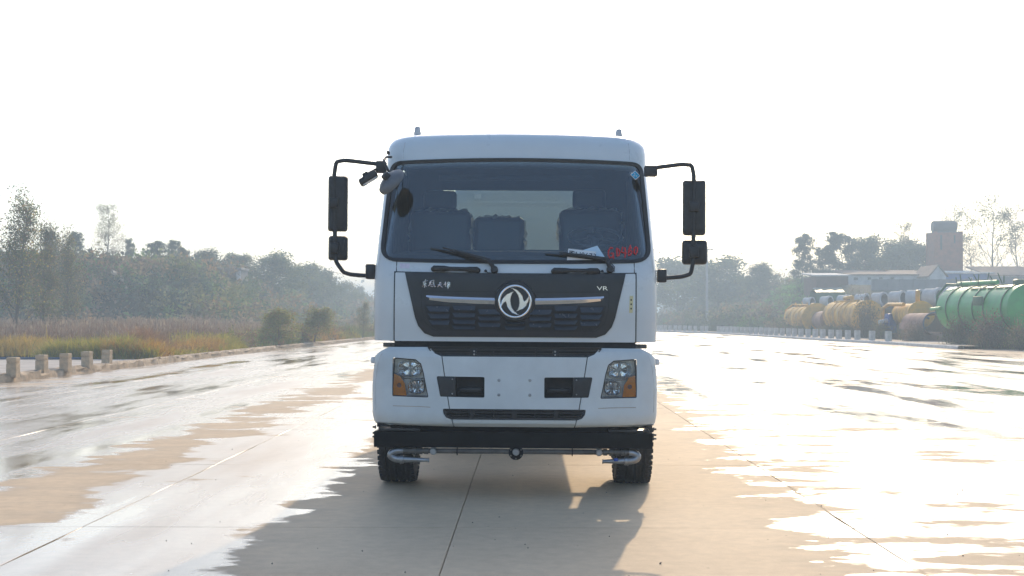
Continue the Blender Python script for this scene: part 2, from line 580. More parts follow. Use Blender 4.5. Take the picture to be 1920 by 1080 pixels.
def offset_poly(poly, d):
    """move every point inwards by d (points run either way round)"""
    n = len(poly)
    area = sum(poly[i][0] * poly[(i + 1) % n][1] - poly[(i + 1) % n][0] * poly[i][1] for i in range(n))
    sg = 1 if area > 0 else -1
    out = []
    for i in range(n):
        a, p, b = Vector(poly[i - 1]), Vector(poly[i]), Vector(poly[(i + 1) % n])
        t = (p - a).normalized() + (b - p).normalized()
        if t.length < 1e-6: t = (b - a)
        t.normalize()
        out.append((p.x - t.y * d * sg, p.y + t.x * d * sg))
    return out

def cut(obj, cutter_meshes):
    """boolean difference, evaluated at once"""
    for me in cutter_meshes:
        c = bpy.data.objects.new('cutter', me)
        COL.objects.link(c)
        md = obj.modifiers.new('cut', 'BOOLEAN')
        md.operation = 'DIFFERENCE'
        md.solver = 'EXACT'
        md.object = c
        old_parent = obj.parent
        obj.parent = None
        bpy.context.view_layer.update()
        dg = bpy.context.evaluated_depsgraph_get()
        new = bpy.data.meshes.new_from_object(obj.evaluated_get(dg))
        obj.modifiers.remove(md)
        obj.parent = old_parent
        obj.data = new
        bpy.data.objects.remove(c)
    smooth_by_angle(obj.data, 30)

def text_mesh(body, size, extrude=0.001):
    cu = bpy.data.curves.new('lettering', 'FONT')
    cu.body = body
    cu.size = size
    cu.extrude = extrude
    cu.align_x = 'CENTER'
    cu.align_y = 'CENTER'
    cu.resolution_u = 3
    o = bpy.data.objects.new('lettering', cu)
    COL.objects.link(o)
    bpy.context.view_layer.update()
    dg = bpy.context.evaluated_depsgraph_get()
    me = bpy.data.meshes.new_from_object(o.evaluated_get(dg))
    bpy.data.objects.remove(o)
    return me

def np_mesh(name, verts, quads, mat, cols=None, smooth=False):
    """fast mesh from numpy arrays; cols: one colour for each face"""
    me = bpy.data.meshes.new(name)
    nv, nq = len(verts), len(quads)
    k = quads.shape[1]
    me.vertices.add(nv)
    me.vertices.foreach_set('co', np.asarray(verts, np.float32).ravel())
    me.loops.add(nq * k)
    me.loops.foreach_set('vertex_index', np.asarray(quads, np.int32).ravel())
    me.polygons.add(nq)
    me.polygons.foreach_set('loop_start', np.arange(0, nq * k, k, dtype=np.int32))
    me.polygons.foreach_set('loop_total', np.full(nq, k, np.int32))
    if smooth:
        me.polygons.foreach_set('use_smooth', np.ones(nq, bool))
    me.update(calc_edges=True)
    if cols is not None:
        a = me.attributes.new('tint', 'FLOAT_COLOR', 'CORNER')
        c4 = np.ones((nq, 4), np.float32)
        c4[:, :3] = cols
        a.data.foreach_set('color', np.repeat(c4, k, axis=0).ravel())
    me.materials.append(M[mat])
    return me

# ------------------------------------------------------------------ the setting: ground, road, kerbs, pavements
def S01(t):
    t = np.clip(t, 0, 1)
    return t * t * (3 - 2 * t)

def fbm(x, y, seed=0, octs=4):
    r = np.random.RandomState(seed)
    out = np.zeros_like(x, dtype=float)
    amp = 1.0
    f = 1.0
    for _ in range(octs):
        for _k in range(3):
            a = r.uniform(0, 2 * PI); p = r.uniform(0, 2 * PI)
            out += amp / 3 * np.sin((x * np.cos(a) + y * np.sin(a)) * f + p)
        f *= 2.1; amp *= 0.5
    return out

LK = [(-12.5, -6), (-12.5, 30), (-12.4, 45), (-12.2, 61), (-11.2, 90), (-9.5, 125), (-7.0, 170), (-2.0, 240)]       # left kerb, x and y in metres
RK = [(21.2, 63.5), (21.2, 75), (20.3, 86), (19.7, 98), (19.3, 110), (18.7, 126), (16.7, 137), (14.3, 148), (11.0, 165), (6.0, 240)]
def on_path(path, y):
    return float(np.interp(y, [p[1] for p in path], [p[0] for p in path]))

def terrain_z(x, y):
    """height of the land in metres"""
    x = np.asarray(x, float); y = np.asarray(y, float)
    z = np.zeros(np.broadcast(x, y).shape)
    # overgrown bank along the left of the road
    foot = -17.5 - 0.0 * y
    rise = S01((foot - 2.0 - x) / 9.0) * S01((y - 84) / 13.0)
    top = 6.3 - 1.9 * S01((y - 112) / 25.0)
    z = z + rise * (top - 1.1 + 0.45 * fbm(x * 0.22, y * 0.22, 3))
    # land rising behind the tanks on the right
    rr = S01((x - 26.5) / 6.0) * S01((y - 94) / 36.0)
    z = z + rr * (3.9 + 0.25 * fbm(x * 0.2, y * 0.2, 5))
    # wooded bank to the right of the road further on
    hh = S01((x - (19.0 + 0.0 * y)) / 9.0) * S01((y - 118) / 22.0) * (1 - S01((x - 38) / 9.0))
    z = z + hh * (1.2 + 0.4 * fbm(x * 0.25, y * 0.25, 8))
    return z

def grid_mesh(name, xs, ys, zf, mat):
    X, Y = np.meshgrid(xs, ys)
    Z = zf(X, Y)
    v = np.stack([X, Y, Z], -1).reshape(-1, 3)
    nx, ny = len(xs), len(ys)
    i = np.arange(nx * ny).reshape(ny, nx)
    q = np.stack([i[:-1, :-1], i[:-1, 1:], i[1:, 1:], i[1:, :-1]], -1).reshape(-1, 4)
    return np_mesh(name, v, q, mat, smooth=True)

ground = link('ground', grid_mesh('ground', np.array([-1500., -60, -20, 20, 60, 1500]), np.array([-150., 0, 60, 140, 300, 2000]), lambda x, y: 0 * x - 0.12, 'dirt'), None)
tag(ground, kind='structure')
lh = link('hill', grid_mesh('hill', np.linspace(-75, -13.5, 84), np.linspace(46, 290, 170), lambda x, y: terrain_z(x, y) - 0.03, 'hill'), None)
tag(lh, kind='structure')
rh = link('hill', grid_mesh('hill', np.linspace(22.6, 95, 90), np.linspace(52, 290, 150), lambda x, y: terrain_z(x, y) - 0.03, 'hill'), None)
tag(rh, kind='structure')

def strip(name, left, right, z, mat, th=0.1):
    n = len(left)
    b = B()
    vs = [(x, y, z) for x, y in left] + [(x, y, z) for x, y in right]
    fs = [(i, i + 1, n + i + 1, n + i) for i in range(n - 1)]
    return b.add(vs, fs).build(name, mat, None, 0)

SLAB_Y1 = 47.1
road = strip('road', [(-12.5, -6.2), (-12.5, SLAB_Y1)], [(24.0, -6.2), (24.0, SLAB_Y1)], -0.035, 'joint')
tag(road, kind='structure')
yy = [SLAB_Y1, 50, 55, 61, 63.5, 75, 86, 98, 110, 126, 137, 148, 165, 200, 240]
far = strip('road', [(on_path(LK, y), y) for y in yy], [((23.2 if y < 63.6 else on_path(RK, y)), y) for y in yy], 0.0, 'road')
tag(far, kind='structure')
sand = strip('sandy_ground', [(22.3, 44), (22.3, 63.4)], [(60, 44), (60, 63.4)], 0.006, 'sand')
tag(sand, kind='structure')

# each concrete slab of the near road is a piece of its own
JX = [-12.5, -9.55, -6.62, -3.27, -0.53, 2.37, 6.41, 10.2, 13.8, 17.4, 21.0, 24.0]
JY = [-6.2, -2.9, 0.9, 5.1, 9.4, 13.4, 17.6, 21.8, 26.0, 30.2, 34.4, 38.6, 42.8, 47.1]
rs = random.Random(4)
for a0, a1 in zip(JX[:-1], JX[1:]):
    for b0, b1 in zip(JY[:-1], JY[1:]):
        if b1 < 5.2: continue
        gx, gy = 0.0028, 0.0010
        bb = B()
        x0, x1, y0, y1 = a0 + gx, a1 - gx, b0 + gy, b1 - gy
        e = 0.002
        t = rs.uniform(-0.0006, 0.0006)
        # slightly ragged arrises along the joints
        nx, ny = 6, 8
        ring_top, ring_out = [], []
        per = [(x0 + (x1 - x0) * i / nx, y0) for i in range(nx)] + [(x1, y0 + (y1 - y0) * i / ny) for i in range(ny)] + \
              [(x1 - (x1 - x0) * i / nx, y1) for i in range(nx)] + [(x0, y1 - (y1 - y0) * i / ny) for i in range(ny)]
        cx, cy = (x0 + x1) / 2, (y0 + y1) / 2
        for (px, py) in per:
            k = e + rs.random() ** 4 * (0.02 if px < x0 + 1e-6 or px > x1 - 1e-6 else 0.004)
            ix = px + (k if px < x0 + 1e-6 else (-k if px > x1 - 1e-6 else 0))
            iy = py + (k if py < y0 + 1e-6 else (-k if py > y1 - 1e-6 else 0))
            ring_top.append((ix, iy, t)); ring_out.append((px, py, t - 0.006))
        n = len(per)
        low = [(p[0], p[1], -0.034) for p in ring_out]
        fs = [tuple(range(n))] + [(n + i, n + (i + 1) % n, (i + 1) % n, i) for i in range(n)] + [(2 * n + i, 2 * n + (i + 1) % n, n + (i + 1) % n, n + i) for i in range(n)]
        bb.add(ring_top + ring_out + low, fs)
        bb.build('slab', 'road', road, 0)

def rough_kerb(name, path, side, w, h, mat, y0, y1, amp, seed):
    """broken-edged kerb that follows the road edge; side -1: land lies to the left"""
    r = np.random.RandomState(seed)
    ys = []
    y = y0
    while y < y1:
        ys.append(y); y += 0.22 * max(1.0, y / 40.0)
    b = B()
    prof = [(-0.005, -0.03), (0.0, 0.35 * h), (0.02, 0.8 * h), (0.06, h), (w * 0.6, h + 0.01), (w, h), (w, -0.03)]
    m = len(prof)
    vs, fs = [], []
    for y in ys:
        x = on_path(path, y)
        for k, (d, z) in enumerate(prof):
            j = amp if 0 < k < 4 else amp * 0.3
            vs.append((x + side * (d + r.uniform(-0.3, 1.0) * j), y + r.uniform(-0.04, 0.04), z + r.uniform(-0.7, 0.5) * j * (0 < k < m - 1)))
    for i in range(len(ys) - 1):
        for k in range(m - 1):
            fs.append((i * m + k, i * m + k + 1, (i + 1) * m + k + 1, (i + 1) * m + k))
    o = b.add(vs, fs).build(name, mat, None, 25)
    return tag(o, kind='structure')

rough_kerb('kerb', LK, -1, 0.42, 0.19, 'kerb', 12, 200, 0.075, 1)
rough_kerb('kerb', RK, 1, 0.3, 0.17, 'bollard_grey', 63.5, 200, 0.02, 2)

pav = strip('pavement', [(-30, 18), (-30, 43.6)], [(-12.8, 18), (-12.75, 43.6)], 0.135, 'pavement')
tag(pav, kind='structure')
ry = [63.5, 68, 75, 86, 98, 110, 126, 137, 148, 165]
rp = strip('pavement', [(on_path(RK, y) + 0.28, y) for y in ry], [(on_path(RK, y) + (1.0 + min(2.2, (y - 63.5) * 0.3)), y) for y in ry], 0.165, 'sand')
tag(rp, kind='structure')

# ------------------------------------------------------------------ the truck
TX, TY = -0.1204, 10.7
truck = thing('water_truck', 'large white water truck parked head-on on the wet concrete road', 'truck', (TX, TY, 0.0))
truck.rotation_euler = (0, R(0.38), 0)
def hx(px, yl=0.05): return (963.5 - px) * (TY + yl) / FPX          # half width from a photo column left of the centre line
def tx(px, yl=0.05): return -(963.5 - px) * (TY + yl) / FPX
def tz(py, yl=0.05): return CAMH + (HOR - py) * (TY + yl) / FPX
def sym(pts, yl=0.05):
    l = [(-hx(px, yl), tz(py, yl)) for px, py in pts]
    return l + [(-x, z) for x, z in l[::-1]]
def mir(poly): return [(-x, z) for x, z in poly][::-1]

# --- cab skin as a surface of girth s and height z
LV = np.array([  # z, half width, front y, corner radius
    (1.28, 1.205, .075, .19), (1.36, 1.208, .070, .19), (1.6, 1.212, .055, .19), (1.86, 1.210, .065, .19), (1.95, 1.206, .085, .19), (2.0, 1.202, .105, .19),
    (2.3, 1.187, .205, .20), (2.6, 1.170, .305, .21), (2.86, 1.152, .395, .22), (2.93, 1.150, .400, .22), (3.00, 1.149, .410, .22), (3.06, 1.144, .428, .22), (3.10, 1.132, .452, .22),
    (3.135, 1.108, .488, .23), (3.155, 1.078, .528, .24), (3.168, 1.036, .58, .26), (3.175, .98, .66, .28), (3.18, .90, .80, .30)])
CREAR = 2.02
def lv(z):
    return [float(np.interp(z, LV[:, 0], LV[:, k])) for k in (1, 2, 3)]
def droop(z):
    return float(np.interp(z, [1.36, 1.95, 2.0, 2.9, 3.17], [0.0, 0.012, 0.014, -0.024, -0.018]))
def cab(s, z):
    w, y0, r = lv(z)
    a = w - r
    t = abs(s); sg = 1 if s >= 0 else -1
    bow = 0.035
    if t <= a:
        x, y = t, bow * (t / a) ** 2
    else:
        th = (t - a) / r
        if th <= PI / 2:
            x, y = a + r * math.sin(th), bow + r * (1 - math.cos(th)) * 0.95 + 0.05 * r * th
        else:
            x, y = a + r, bow + r * 0.95 + 0.05 * r * PI / 2 + (t - a - r * PI / 2)
    return (sg * x, y0 + y, z + droop(z) * min(x, 1.1) ** 2)
def s_of_x(x, z):
    w, y0, r = lv(z)
    a = w - r
    if abs(x) <= a: return x
    q = min(1.0, (abs(x) - a) / r)
    return math.copysign(a + r * math.asin(q), x)
def s_rear(z):
    w, y0, r = lv(z)
    return (w - r) + r * PI / 2 + (CREAR - y0 - 0.035 - r * 0.95 - 0.05 * r * PI / 2)
def to_s(poly): return [(s_of_x(x, z), z) for x, z in poly]

zt, zb = tz(296.5, .42), tz(495, .12)
ws_out = [(-hx(726.5, .45), zt), (hx(726.5, .45), zt), (hx(709, .2), zb), (-hx(709, .2), zb)]
ws_out = round_poly(ws_out, [0.10, 0.10, 0.15, 0.15], 7)
ws_outd = dense(ws_out, 0.05)
ws_ind = offset_poly(ws_outd, 0.030)
so, si = to_s(ws_outd), to_s(ws_ind)

def shell():
    b = B()
    zrow = sorted(set([1.335, 1.4, 1.5, 1.6, 1.7, 1.8, 1.86, 1.9, 1.95] + [round(p[1], 5) for p in ws_outd] + list(np.linspace(zb, zt, 24).round(5)) + [2.96, 3.0, 3.03, 3.06, 3.085, 3.105, 3.125, 3.135, 3.145, 3.155, 3.168, 3.175, 3.18]))
    NC = 34
    def half(z):
        zc = min(max(z, zb), zt)
        e = extents(so, zc)[1] - 0.008
        r = s_rear(z)
        w, y0, rad = lv(z)
        a1 = w - rad + rad * PI / 2
        pts = []
        for k in range(10): pts.append(r + (a1 - r) * k / 10)
        for k in range(NC + 1 - 10): pts.append(a1 + (e - a1) * k / (NC - 10))
        return pts
    rows = [half(z) for z in zrow]
    n = NC + 1
    for sg in (-1, 1):
        vs = [cab(sg * s, z) for z, row in zip(zrow, rows) for s in row]
        fs = [(i * n + k, i * n + k + 1, (i + 1) * n + k + 1, (i + 1) * n + k) for i in range(len(zrow) - 1) for k in range(n - 1)]
        b.add(vs, fs)
    for sel in ([z for z in zrow if z >= zt - 1e-6], [z for z in zrow if z <= zb + 1e-6]):
        vs, fs = [], []
        m = 40
        for z in sel:
            e = rows[zrow.index(z)][-1]
            vs += [cab(-e + 2 * e * k / m, z) for k in range(m + 1)]
        for i in range(len(sel) - 1):
            for k in range(m):
                a = i * (m + 1) + k
                fs.append((a, a + 1, a + m + 2, a + m + 1))
        b.add(vs, fs)
    # roof lid: join left and right points of the last row
    z = zrow[-1]
    row = rows[-1] + [rows[-1][-1] * (1 - k / 12) for k in range(1, 13)]
    vs, fs = [], []
    for s in row:
        p = cab(s, z)
        for k in range(9):
            x = -p[0] + 2 * p[0] * k / 8
            vs.append((x, p[1], p[2] + (abs(p[0]) ** 2 - x * x) * 0.02))
    for i in range(len(row) - 1):
        for k in range(8):
            fs.append((i * 9 + k, i * 9 + k + 1, (i + 1) * 9 + k + 1, (i + 1) * 9 + k))
    b.add(vs, fs)
    return b
cab_shell = shell().build('cab_body', 'white', truck, 40)
# rear wall of the cab around the rear window, and the dark lining inside
WIN = (-0.74, 0.78, 2.21, 2.80)
def wall_with_window(y0, y1, xw, z0, z1):
    b = B()
    b.box(-xw, WIN[0], y0, y1, z0, z1).box(WIN[1], xw, y0, y1, z0, z1)
    b.box(WIN[0], WIN[1], y0, y1, z0, WIN[2]).box(WIN[0], WIN[1], y0, y1, WIN[3], z1)
    return b
wall_with_window(CREAR - 0.03, CREAR + 0.004, 1.13, 1.34, 3.08).build('rear_panel', 'white', cab_shell, 30)
lin = wall_with_window(CREAR - 0.075, CREAR - 0.033, 1.10, 1.36, 3.02)
for sg in (-1, 1):
    q = [(.36, 1.37), (.40, 2.05), (.80, 2.9), (CREAR - .076, 2.9), (CREAR - .076, 1.37)]
    xa, xb = sg * 1.075, sg * 1.085
    lin.add([(xa, y, z) for y, z in q] + [(xb, y, z) for y, z in q], [(0, 1, 2, 3, 4), (9, 8, 7, 6, 5)] + [(i, (i + 1) % 5, (i + 1) % 5 + 5, i + 5) for i in range(5)])
lin.box(-1.07, 1.07, 0.55, CREAR - 0.076, 3.03, 3.05)
lin.box(-1.07, 1.07, 0.25, CREAR - 0.076, 1.33, 1.37)
lin.build('cabin_lining', 'cabin', cab_shell, 0)
B().box(WIN[0] - .01, WIN[1] + .01, CREAR - 0.05, CREAR - 0.044, WIN[2] - .01, WIN[3] + .01).build('rear_window', 'rear_glass', truck, 0)

# --- windscreen, its seal and things on it
vs, fs = ring_shape(so, si, cab, 0.012, 0.008, 0.03)
gl = sheet('windscreen', to_s(offset_poly(ws_out, 0.022)), cab, 'screen', truck, 0.0, 0.004, 0.06, 0.05, 60)
B().add(vs, fs).build('seal', 'black_gloss', gl, 40)
vs, fs = ring_shape(so, to_s(offset_poly(ws_outd, 0.075)), cab, -0.016, -0.020, 0.01)
B().add(vs, fs).build('pillar_trim', 'cabin', cab_shell, 40)
# blue diamond inspection sticker
def on_cab(x, z, off=0.0):
    s = s_of_x(x, z)
    return Vector(cab(s, z)) + surf_normal(cab, s, z) * off
def patch(name, poly, mat, parent, off, thick=0.001):
    return sheet(name, to_s(poly), cab, mat, parent, off, thick, 0.03, 0.03, 30)
cx, cz = tx(1187, .42), tz(322, .42)
d = 0.046
patch('sticker', [(cx, cz + d), (cx + d, cz), (cx, cz - d), (cx - d, cz)], 'sticker_white', gl, 0.003)
d = 0.037
patch('sticker', [(cx, cz + d), (cx + d, cz), (cx, cz - d), (cx - d, cz)], 'sticker_blue', gl, 0.0045)
for (ax, az) in ((-.006, .01), (-.012, -.008), (.008, -.008)):
    patch('sticker_mark', [(cx + ax - .005, cz + az - .004), (cx + ax + .005, cz + az - .004), (cx + ax + .005, cz + az + .005), (cx + ax - .005, cz + az + .005)], 'sticker_white', gl, 0.006)
# red marker writing GD460 (strokes in photo pixels)
def zc(p): return (1010 + p[0] / 8.727, 440 + p[1] / 8.727)
strokes = [[(1190, 225), (1150, 215), (1115, 270), (1112, 340), (1135, 390), (1180, 370), (1190, 310), (1150, 315)], [(1190, 310), (1195, 405)],
           [(1250, 225), (1255, 360)], [(1250, 225), (1285, 250), (1300, 300), (1285, 345), (1250, 360)],
           [(1350, 205), (1325, 290), (1415, 320)], [(1385, 215), (1395, 300), (1380, 390)],
           [(1480, 175), (1445, 270), (1440, 355), (1475, 340), (1500, 290), (1480, 260), (1450, 300)], [(1470, 210), (1500, 230)],
           [(1575, 200), (1540, 235), (1535, 310), (1560, 335), (1585, 290), (1590, 225), (1560, 205)]]
wb = B()
for st in strokes:
    pts = [on_cab(tx(zc(p)[0], .17), tz(zc(p)[1], .17), 0.003) for p in st]
    wb.tube(pts, 0.0075, 6)
wb.build('red_writing', 'red_ink', gl, 30)

# --- front flap with the grille
FL = sym([(738, 515), (738, 640.5)], 0.07)
flb = [(x * 1.0 + math.copysign(0.012, x), z + (0.012 if z > 1.6 else -0.004)) for x, z in FL]
sheet('flap_gap_shade', to_s(flb), cab, 'black_gloss', cab_shell, 0.003, 0.006, 0.05, 0.05)  # dark sheet under the flap; its border stands in for the gap's shade
flap = sheet('front_flap', to_s(round_poly(FL, 0.012, 3)), cab, 'white', truck, 0.016, 0.014, 0.04, 0.04)
GP = sym([(756, 514.5), (776.2, 597), (782, 612), (794, 626), (811, 632)], 0.05)
gp = sheet('grille_panel', to_s(round_poly(GP, [.004, .02, .03, .03, .03] + [.03, .03, .03, .02, .004], 3)), cab, 'panel', truck, 0.024, 0.010, 0.03, 0.03)
GR = sym([(786, 547), (788, 580), (795, 606), (812, 621)], 0.05)
GRr = dense(round_poly(GR, 0.035, 5), 0.04)
vs, fs = ring_shape(to_s(GRr), to_s(offset_poly(GRr, 0.007)), cab, 0.0245, 0.0245, 0.002)
B().add(vs, fs).build('grille_groove', 'recess', gp, 0)
GF = sym([(793, 573), (797, 590), (806, 612), (818, 619)], 0.05)
sheet('grille_field', to_s(round_poly(GF, 0.01, 3)), cab, 'recess', gp, 0.0262, 0.003, 0.03, 0.02)

def slat(px0, px1, py0, py1, cl, cr):
    """one louvre: leans out towards its lower edge"""
    f = lambda px, py, off: on_cab(tx(px, .05), tz(py, .05), off)
    b = B()
    n = 5
    top = [f(px0 + (px1 - px0) * k / n, py0, 0.028) for k in range(n + 1)]
    bot = [f(px0 + cl + (px1 - cr - px0 - cl) * k / n, py1, 0.050) for k in range(n + 1)]
    bck = [f(px0 + cl + (px1 - cr - px0 - cl) * k / n, py1 - 1.2, 0.026) for k in range(n + 1)]
    vs = top + bot + bck
    m = n + 1
    fs = [(k, k + 1, m + k + 1, m + k) for k in range(n)] + [(m + k, m + k + 1, 2 * m + k + 1, 2 * m + k) for k in range(n)]
    fs += [(0, m, 2 * m), (n, 2 * m + n, m + n)]
    b.add(vs, fs)
    b.build('louvre', 'slat', gp, 20)
cols = [(797, 842, [(576, 585), (589, 597.5), (601, 609.5)], 7, 2), (846, 890, [(574, 582), (587, 595), (599.6, 607), (610.7, 617.5)], 5, 1.5),
        (894, 937, [(580.6, 589), (593, 600.5), (605, 612.7)], 4, 1.5)]
for x0, x1, rows_, cl, cr in cols:
    for r0, r1 in rows_:
        k = max(0, (r0 - 576) * 0.22)
        slat(x0 + (k if x0 < 800 else 0), x1, r0, r1, cl, cr)
        slat(1927 - x1, 1927 - x0 - (k if x0 < 800 else 0), r0, r1, cr, cl)
for r0, r1 in ((602.5, 607), (610.7, 617.5)):
    slat(943.5, 983.5, r0, r1, 4, 4)

# chrome bars: a ridge with a face turned up and a face turned down
def chrome_bar(sg):
    b = B()
    q = [(0.0, 797, 555.5, 558.5, 559.5), (0.06, 803, 556.0, 560.5, 564.5), (0.3, 836, 557.3, 561.8, 568), (0.65, 885, 558.6, 563.2, 570.2), (1.0, 926, 559.3, 564, 571)]
    vs, fs = [], []
    for (_, px, a, m_, c) in q:
        for py, off in ((a, 0.026), (m_, 0.040), (c, 0.026)):
            x = -hx(px, .04) * sg
            vs.append(on_cab(x, tz(py, .04), off))
    for i in range(len(q) - 1):
        for k in range(2):
            fs.append((i * 3 + k, i * 3 + k + 1, i * 3 + 4 + k, i * 3 + 3 + k))
    fs.append((0, 1, 2)); fs.append((12, 14, 13))
    b.add(vs, fs).build('chrome_bar', 'chrome', gp, 12)
chrome_bar(1); chrome_bar(-1)

# emblem: dark boss, chrome ring and two swallow shapes
ex, ez = 0.0, tz(565.3, .03)
em_y = cab(0, ez)[1]
boss = B().lathe([(0.0, 0.035), (0.155, 0.035), (0.168, 0.028), (0.175, 0.012), (0.178, -0.01)], T((ex, em_y - 0.012, ez), (R(90), 0, 0)), 48).build('emblem_boss', 'panel', truck, 25)
tor = B()
prof = [(0.1315 + 0.0105 * math.cos(a), 0.040 + 0.009 * math.sin(a)) for a in np.linspace(0, 2 * PI, 11)[:-1]]
tor.lathe(prof, T((ex, em_y - 0.012, ez), (R(90), 0, 0)), 56, closed=True).build('emblem_ring', 'chrome', boss, 60)
SW = [(735, 232), (790, 236), (845, 262), (890, 305), (922, 355), (938, 405), (943, 424), (965, 402), (990, 367), (1010, 338), (1012, 385), (997, 440), (967, 490), (922, 535), (870, 563), (815, 577),
      (845, 540), (862, 495), (868, 440), (862, 385), (845, 335), (815, 290), (775, 255)]
es = (TY + 0.03) / FPX / 7.714
sw1 = [((x - 808) * es, -(y - 428) * es) for x, y in SW]
sw2 = [(-x, -z) for x, z in sw1]
for sw in (sw1, sw2):
    bm = bmesh.new()
    vv = [bm.verts.new((ex + x, em_y - 0.055, ez + z)) for x, z in sw]
    f = bm.faces.new(vv)
    r_ = bmesh.ops.extrude_face_region(bm, geom=[f])
    for v in r_['geom']:
        if isinstance(v, bmesh.types.BMVert): v.co.y += 0.012
    bmesh.ops.recalc_face_normals(bm, faces=bm.faces)
    fr = [fc for fc in bm.faces if len(fc.verts) > 6 and fc.calc_center_median().y < em_y - 0.054]
    ins = bmesh.ops.inset_region(bm, faces=fr, thickness=0.0055, depth=0.006)
    me = bpy.data.meshes.new('emblem_swallow'); bm.to_mesh(me); bm.free()
    smooth_by_angle(me, 20)
    link('emblem_swallow', me, 'chrome', boss)

# lettering: brushed characters at the left, VR at the right
CH = [[(275, 158), (400, 112)], [(352, 88), (318, 140), (292, 172), (290, 214), (378, 190)], [(335, 160), (328, 230), (322, 292), (302, 280)], [(300, 232), (258, 272)], [(338, 238), (382, 268)],
      [(438, 182), (482, 122), (556, 98), (550, 160), (560, 232), (580, 278), (602, 240)], [(482, 122), (462, 200), (418, 252)], [(478, 172), (524, 158), (478, 262)], [(470, 214), (532, 208), (526, 266), (470, 250)],
      [(690, 162), (748, 150)], [(658, 216), (768, 190)], [(718, 155), (706, 212), (648, 272)], [(706, 212), (742, 252), (784, 280)],
      [(856, 138), (838, 180), (808, 216)], [(838, 176), (882, 166)], [(832, 206), (882, 196)], [(856, 170), (850, 256), (892, 238)],
      [(926, 128), (908, 162), (906, 202), (962, 190), (966, 150), (908, 162)], [(906, 182), (962, 170)], [(900, 270), (900, 222), (968, 210), (956, 262)], [(932, 196), (928, 250), (914, 312)]]
cb = B()
for st in CH:
    pts = [on_cab(tx(770 + x / 13.5, .05), tz(520 + y / 13.5, .05), 0.027) for x, y in st]
    n = len(pts)
    cb.tube(pts, [0.0036 - 0.0014 * k / max(1, n - 1) for k in range(n)], 5)
cb.build('brush_lettering', 'chrome', gp, 40)
me = text_mesh('VR', 0.062, 0.002)
me.transform(T((tx(1127, .05), on_cab(tx(1127, .05), tz(540, .05), 0.028).y, tz(540, .05)), (R(90), 0, 0), (1.25, 0.8, 1)))
link('letter_badge', me, 'chrome', gp)
# small stickers on the white paint
patch('sticker', [(tx(1177.5), tz(586)), (tx(1184), tz(586)), (tx(1185), tz(555)), (tx(1178.5), tz(555))], 'sticker_yellow', flap, 0.0175)
for py in (561, 569, 577):
    patch('sticker_mark', [(tx(1180), tz(py + 3)), (tx(1182.5), tz(py + 3)), (tx(1182.5), tz(py)), (tx(1180), tz(py))], 'ink', flap, 0.019)
patch('sticker', [(tx(745), tz(506)), (tx(764), tz(506)), (tx(764), tz(497)), (tx(745), tz(497))], 'sticker_pink', cab_shell, 0.002)
# seams of the cowl panel and of the corner panels
for sg in (-1, 1):
    for (pa, pb) in (((739, 494), (739, 514)),):
        p0 = on_cab(sg * hx(pa[0]), tz(pa[1]), 0.001); p1 = on_cab(sg * hx(pb[0]), tz(pb[1]), 0.001)
        B().tube([p0, p1], 0.004, 5).build('seam', 'recess', cab_shell, 0)
    pts = [Vector(cab(sg * s, 2.12)) for s in np.linspace(s_of_x(1.19, 2.12), 2.0, 8)]
    B().tube(pts, 0.004, 5).build('seam', 'recess', cab_shell, 0)
    pts = [on_cab(sg * hx(px, .45), tz(py, .45), 0.0) for px, py in ((753, 262), (752, 268), (751, 277), (751, 293))]
    B().tube(pts, 0.003, 5).build('seam', 'lamp_body', cab_shell, 0)
# doors: flush plate with dark glass on either side
for sg in (-1, 1):
    q = lambda y, z: Vector(cab(sg * (s_rear(z) - (CREAR - y)), z))
    def side(s, z, sg=sg):
        return cab(sg * s, z) if sg > 0 else cab(s, z)
    a0 = s_rear(2.0) - (CREAR - 0.55); a1 = s_rear(2.0) - (CREAR - 1.8)
    pd = [(a0, 1.42), (a1, 1.42), (a1, 2.95), (a0 + 0.3, 2.95), (a0, 2.1)]
    pw = [(a0 + .1, 2.08), (a1 - .1, 2.08), (a1 - .1, 2.84), (a0 + .38, 2.84)]
    if sg < 0:
        pd, pw = mir(pd), mir(pw)
    dr = sheet('door', pd, cab, 'white', truck, 0.006, 0.005, 0.12, 0.1)
    sheet('door_window', round_poly(pw, 0.05, 4), cab, 'side_glass', dr, 0.010, 0.004, 0.12, 0.1)

# --- grab handles, wipers and washer jets under the windscreen
def grab(px0, px1, py, sg_thick):
    b = B()
    pts = [on_cab(tx(px, .1), tz(py + dy, .1), off) for px, dy, off in ((px0, 0, .004), (px0 + 3, 0, .03), (px0 + 22, .4, .034), (px0 + 32, .8, .045), (px0 + 60, 1.2, .045), (px0 + 68, 1.2, .034), (px1 - 3, 1.2, .03), (px1, 1.2, .004))]
    rr = [.022, .026, .026, .018, .018, .024, .026, .022]
    if sg_thick < 0:
        rr = rr[::-1]
    b.tube(pts, rr, 10)
    return b.build('grab_handle', 'black', truck, 50)
grab(809.5, 894.5, 507, 1)
grab(1034.5, 1119, 509, -1)

